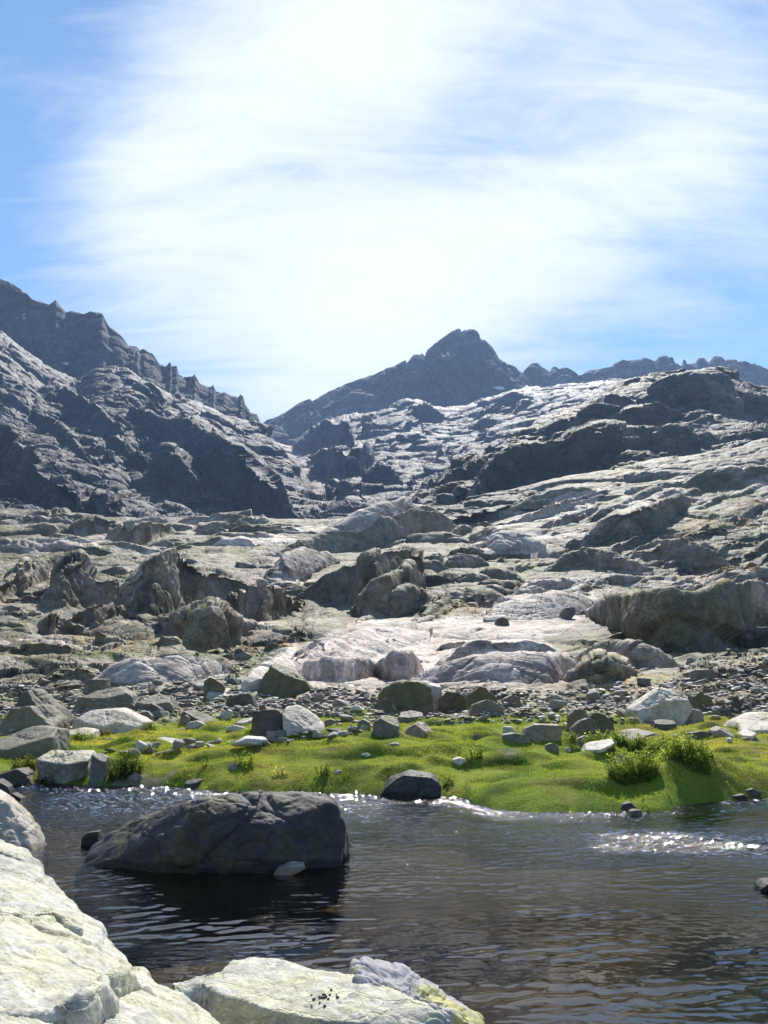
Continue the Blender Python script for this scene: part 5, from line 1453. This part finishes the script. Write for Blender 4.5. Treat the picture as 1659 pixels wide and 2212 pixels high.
plant(266, 1686, 76, 58, 'bright green waterside plant right of the flat-topped white boulder', seed=12, leafc=((.08, .14, .02), (.16, .24, .04)))
plant(118, 1694, 92, 58, 'dark green waterside plant left of the flat-topped white boulder', seed=13, leafc=((.04, .08, .015), (.08, .13, .02)))
plant(48, 1668, 64, 34, 'yellowish green plant under the smooth boulder at the left edge', seed=14, leafc=((.10, .12, .025), (.2, .2, .05)))
plant(176, 1602, 48, 24, 'low plant beside the square-ended pale block', seed=16)
plant(222, 1592, 36, 18, 'brownish low plant in front of the square-ended pale block', seed=17, leafc=((.16, .13, .05), (.25, .2, .07)))
plant(318, 1578, 36, 18, 'small plant at the right foot of the broad white boulder', seed=18)
plant(541, 1582, 26, 18, 'small plant left of the split boulder', seed=19)
plant(1238, 1598, 22, 20, 'small plant at the foot of the trio of boulders', seed=20)
plant(1246, 1622, 30, 18, 'small bright plant left of the tilted pale slab', seed=21, leafc=((.1, .16, .02), (.2, .26, .05)))
plant(440, 1708, 10, 14, 'tiny plant on the bank just above the water', seed=22)
# ------------------------------------------------------------------ foreground rocks
M_FRONT = rock_mat('lichen_granite', 11.0, bump=.8, rough=.75, blocks=.25, dist=.025, spec=.25, crack=.8, lichen=(.42, .40, .18), lich_amt=.26, lich_w=.03)


def colour_front(pts, N, X, Y, dist, plate, plate2):
    a = fbm(pts / .35, 5, 101); b = fbm(pts / .06, 4, 102); g = fbm(pts / np.array([.05, .12, .05]), 3, 103)
    white = np.array([.58, .555, .495]); lich = np.array([.51, .485, .31]); grey = np.array([.30, .29, .265]); dk = np.array([.13, .125, .06])
    c = white + (lich - white) * (.55 * sstep(-.05, .2, a + .7 * b))[:, None]
    c = c + (grey - c) * (sstep(.1, .45, -a + .8 * g) * .6)[:, None]
    c = c * (1 + .25 * b)[:, None]
    m = sstep(.42, .5, fbm(pts / .22, 5, 104)) * .4
    c = c + (np.array([.31, .31, .13]) - c) * m[:, None]
    return np.clip(c, .03, .75), None


def front_px(X, Y, z):
    u, s = pix_dir(X, Y)
    return (X, Y, float((z - EYE) / s))


def solid_land(name, label, curves, feats, Xr, Nu, Nr, dr, seed, colour=colour_front, relief=None):
    relief = relief or [(.9, .025, (1.3, 1.2, .8), .4, .5, 'plate'), (.33, .03, (1.4, 1.2, .8), .4, .5, 'plate'), (.12, .07, (1.8, 1.1, .7), .4, .5, 'plate'), (.045, .08, (1.3, 1, .8), .4, .5, 'plate')]
    o = landform(name, curves, feats, M_FRONT, Xr, Nu, Nr, dr, colour, relief, Nd=1800, seed=seed)
    LAND.pop()
    del o['kind']
    return tag(o, label, 'rock')


EDGE = [(-500, 1700, .75), (-200, 1770, .72), (0, 1828, .66), (30, 1846, .65), (55, 1866, .64), (82, 1896, .62), (107, 1916, .61), (132, 1928, .60), (155, 1946, .59), (172, 1981, .56), (187, 1991, .55), (207, 2008, .54), (216, 2038, .52), (250, 2071, .50), (280, 2101, .48),
        (305, 2106, .48), (330, 2131, .46), (380, 2151, .45), (420, 2181, .43), (450, 2212, .41), (500, 2262, .38), (560, 2330, .3)]
edge = [front_px(*e) for e in EDGE]
drop = []
for (X, Y, d), e in zip(edge, EDGE):
    d2 = d * 1.05; s = (-.75 - EYE) / d2
    u, _ = pix_dir(X, Y)
    _, Y2 = to_pix(float(u), s)
    drop.append((X, float(Y2), d2))
near = [front_px(X, 2600, z) for X, z in ((-500, 1.05), (0, .95), (250, .8), (450, .55), (560, .2))]
mid = [front_px(X, Y, z) for X, Y, z in ((-500, 2150, .92), (0, 2150, .82), (200, 2180, .70), (330, 2240, .60), (450, 2300, .46), (560, 2400, .28))]
solid_land('foreground_slab', 'huge pale lichen-covered rock slab filling the lower left corner', [near, mid, edge, drop],
           [F([(212, 2172), (222, 2124), (240, 2114), (262, 2108), (285, 2110), (303, 2134), (306, 2142)], [(212, 2176), (226, 2162), (243, 2168), (262, 2160), (285, 2148), (306, 2143)], lean=.35, back=.12, fall=3),
            F([(-60, 2196), (0, 2196), (60, 2200), (120, 2196), (180, 2150), (212, 2140), (240, 2170)], [(-60, 2202), (0, 2207), (60, 2212), (120, 2222), (180, 2240), (240, 2200)], lean=.5, back=.1, fall=3),
            F([(-60, 1990), (0, 1990), (60, 1992), (110, 1990), (140, 1996), (170, 2012)], [(-60, 1993), (0, 1994), (60, 1995), (110, 1994), (140, 2006), (172, 2040)], lean=.5, back=.14, fall=3),
            F([(-60, 1858), (0, 1855), (40, 1868), (60, 1880)], [(-60, 1862), (0, 1861), (40, 1873), (60, 1882)], lean=.5, back=.15, fall=3)],
           (-420, 560), 700, 900, (2.2, 11), 41)
E2 = [(380, 2160, .33), (412, 2141, .34), (432, 2124, .35), (484, 2106, .36), (487, 2089, .37), (503, 2071, .38), (532, 2063, .38), (561, 2060, .38), (594, 2062, .38), (627, 2071, .38), (660, 2086, .37), (694, 2096, .37), (727, 2107, .36), (760, 2118, .36), (850, 2140, .34), (950, 2190, .3), (1010, 2225, .2)]
edge2 = [front_px(*e) for e in E2]
drop2 = []
for (X, Y, d) in edge2:
    d2 = d * 1.06; u, _ = pix_dir(X, Y); _, Y2 = to_pix(float(u), (-.8 - EYE) / d2); drop2.append((X, float(Y2), d2))
lip = [front_px(X, Y, z) for X, Y, z in ((380, 2158, .33), (412, 2143, .34), (440, 2142, .34), (470, 2153, .34), (500, 2162, .33), (536, 2172, .33), (586, 2184, .32), (627, 2192, .31), (700, 2208, .30), (800, 2216, .28), (900, 2225, .25), (1010, 2250, .15))]
foot2 = []
for (X, Y, d) in lip:
    d2 = d * .988; u, _ = pix_dir(X, Y); _, Y2 = to_pix(float(u), (-.75 - EYE) / d2); foot2.append((X, float(Y2), d2))
foot3 = [(X, Y + 60, d * .975) for X, Y, d in foot2]
solid_land('foreground_rock', 'bright pale flat-topped rock at the bottom edge, in the water right of the big slab', [foot3, foot2, lip, edge2, drop2], [], (411, 1015), 620, 620, (3.6, 9), 43)


def yellow_rock(P, size, seed):
    a = fbm(P / .15, 4, seed); b = fbm(P / .03, 3, seed + 1)
    c = np.array([.36, .35, .36]) + (np.array([.42, .40, .16]) - np.array([.36, .35, .36])) * sstep(-.1, .25, a - 1.2 * (P[:, 2:3].ravel() - size * .45))[:, None]
    return np.clip(c * (1 + .35 * b)[:, None], .03, .6)


boulder([(748, 2150), (748, 2108), (760, 2091), (789, 2084), (814, 2092), (839, 2101), (884, 2121), (913, 2139), (942, 2146), (965, 2157), (992, 2181), (1026, 2207), (1060, 2250), (900, 2330), (760, 2300)],
        'rough grey and yellow knobbly rock against the right end of the bright flat-topped rock', zfoot=.05, foot=(880, 2290), thick=.35, sub=7, rough=1.5, lit=[((789, 2084), (965, 2157), (800, 2170))], lk=1.1, col=yellow_rock, name='rock', cat='rock', seed=812)
boulder([(232, 2250), (240, 2212), (252, 2180), (275, 2152), (300, 2138), (318, 2136), (345, 2155), (357, 2178), (352, 2200), (320, 2245)], 'small bright grey stone lodged in the notch of the big slab', zfoot=.42, foot=(290, 2250), thick=.5, sub=6, rough=.5, tint='white', name='rock', cat='rock',
        lit=[((252, 2180), (345, 2155), (300, 2235))], lk=1.5)
boulder([(172, 2040), (176, 1990), (190, 1986), (205, 2002), (216, 2030), (214, 2060), (190, 2070)], 'small pale block behind the edge of the big slab', zfoot=.2, foot=(195, 2060), thick=.6, sub=5, tint='white', name='rock', cat='rock')

# dark droppings on the flat-topped rock
bpy.context.view_layer.update()
M_DROP = bpy.data.materials.new('dropping'); M_DROP.use_nodes = True
M_DROP.node_tree.nodes['Principled BSDF'].inputs['Base Color'].default_value = (.02, .014, .012, 1)
M_DROP.node_tree.nodes['Principled BSDF'].inputs['Roughness'].default_value = .7
fr = bpy.data.objects['foreground_rock']
dv, df = ico(2)
dm = mesh_obj('dropping', dv * np.array([.011, .008, .007]) * (1 + .15 * fbm(dv * 2, 2, 5))[:, None], df, M_DROP); dmesh = dm
rs = np.random.RandomState(4)
first = True
for k in range(24):
    cx, cy = (815, 395) if k < 13 else (810, 400)
    X = 362 + (cx + rs.normal(0, 18 if k < 13 else 55)) * .4145; Y = 1990.5 + (cy + rs.normal(0, 8 if k < 13 else 22)) * .4145
    u, s = pix_dir(X, Y)
    dr = Vector((float(u), 1, float(s))).normalized()
    ok_, loc, nor_, _ = fr.ray_cast(Vector((0, 0, EYE)), dr)
    if not ok_: continue
    o = dmesh if first else dmesh.copy()
    if not first: COL.objects.link(o)
    first = False
    o.location = loc + Vector((0, 0, .004)); o.rotation_euler = (0, 0, rs.uniform(0, 6)); sc = rs.uniform(.4, .9); o.scale = (sc, sc, sc)
    tag(o, 'dark dropping in the small heap on the bright flat-topped rock', 'dropping', 'droppings on the flat-topped rock')

# snow left in a gully under the peak
def snow(pts, label):
    V, k = [], len(pts)
    c = hit(sum(p[0] for p in pts) / k, sum(p[1] for p in pts) / k)
    d = c[1] - 6
    front = []
    for X, Y in pts:
        u, s = pix_dir(X, Y); front.append((float(u) * d, d, EYE + float(s) * d))
    backp = [(x * (d + 12) / d, y + 12, z + .15 * 12) for x, y, z in front]
    faces = [list(range(k)), list(range(2 * k - 1, k - 1, -1))] + [[i, k + i, k + (i + 1) % k, (i + 1) % k] for i in range(k)]
    me = bpy.data.meshes.new('snow_patch'); me.from_pydata(front + backp, [], faces); me.update()
    m = bpy.data.materials.get('snow') or bpy.data.materials.new('snow'); m.use_nodes = True
    m.node_tree.nodes['Principled BSDF'].inputs['Base Color'].default_value = (.8, .8, .84, 1)
    me.materials.append(m)
    o = bpy.data.objects.new('snow_patch', me); COL.objects.link(o)
    return tag(o, label, 'snow patch')


snow([(1064, 836), (1078, 834), (1090, 837), (1090, 841), (1080, 842), (1070, 839)], 'old snow patch in the gully at the right foot of the central peak')
snow([(134, 784), (144, 782), (150, 786), (142, 788)], 'tiny snow patch under the dark ridge on the left')
# ------------------------------------------------------------------ the air of the cirque
bm = bmesh.new(); bmesh.ops.create_cube(bm, size=1.0)
hme = bpy.data.meshes.new('haze'); bm.to_mesh(hme); bm.free()
hz = bpy.data.objects.new('haze', hme); COL.objects.link(hz)
hz.scale = (13000, 13000, 960); hz.location = (0, 0, 960 / 2 - 5)
hm = bpy.data.materials.new('haze'); hm.use_nodes = True
T = NT(hm.node_tree)
pv_ = T.n('ShaderNodeVolumePrincipled', inp={'Color': (.40, .60, 1.0, 1), 'Density': 0.00013, 'Anisotropy': .3})
T.n('ShaderNodeOutputMaterial', inp={'Volume': pv_.outputs[0]})
hme.materials.append(hm)
tag(hz, 'thin bluish haze in the air of the mountain cirque', 'haze', kind='stuff')
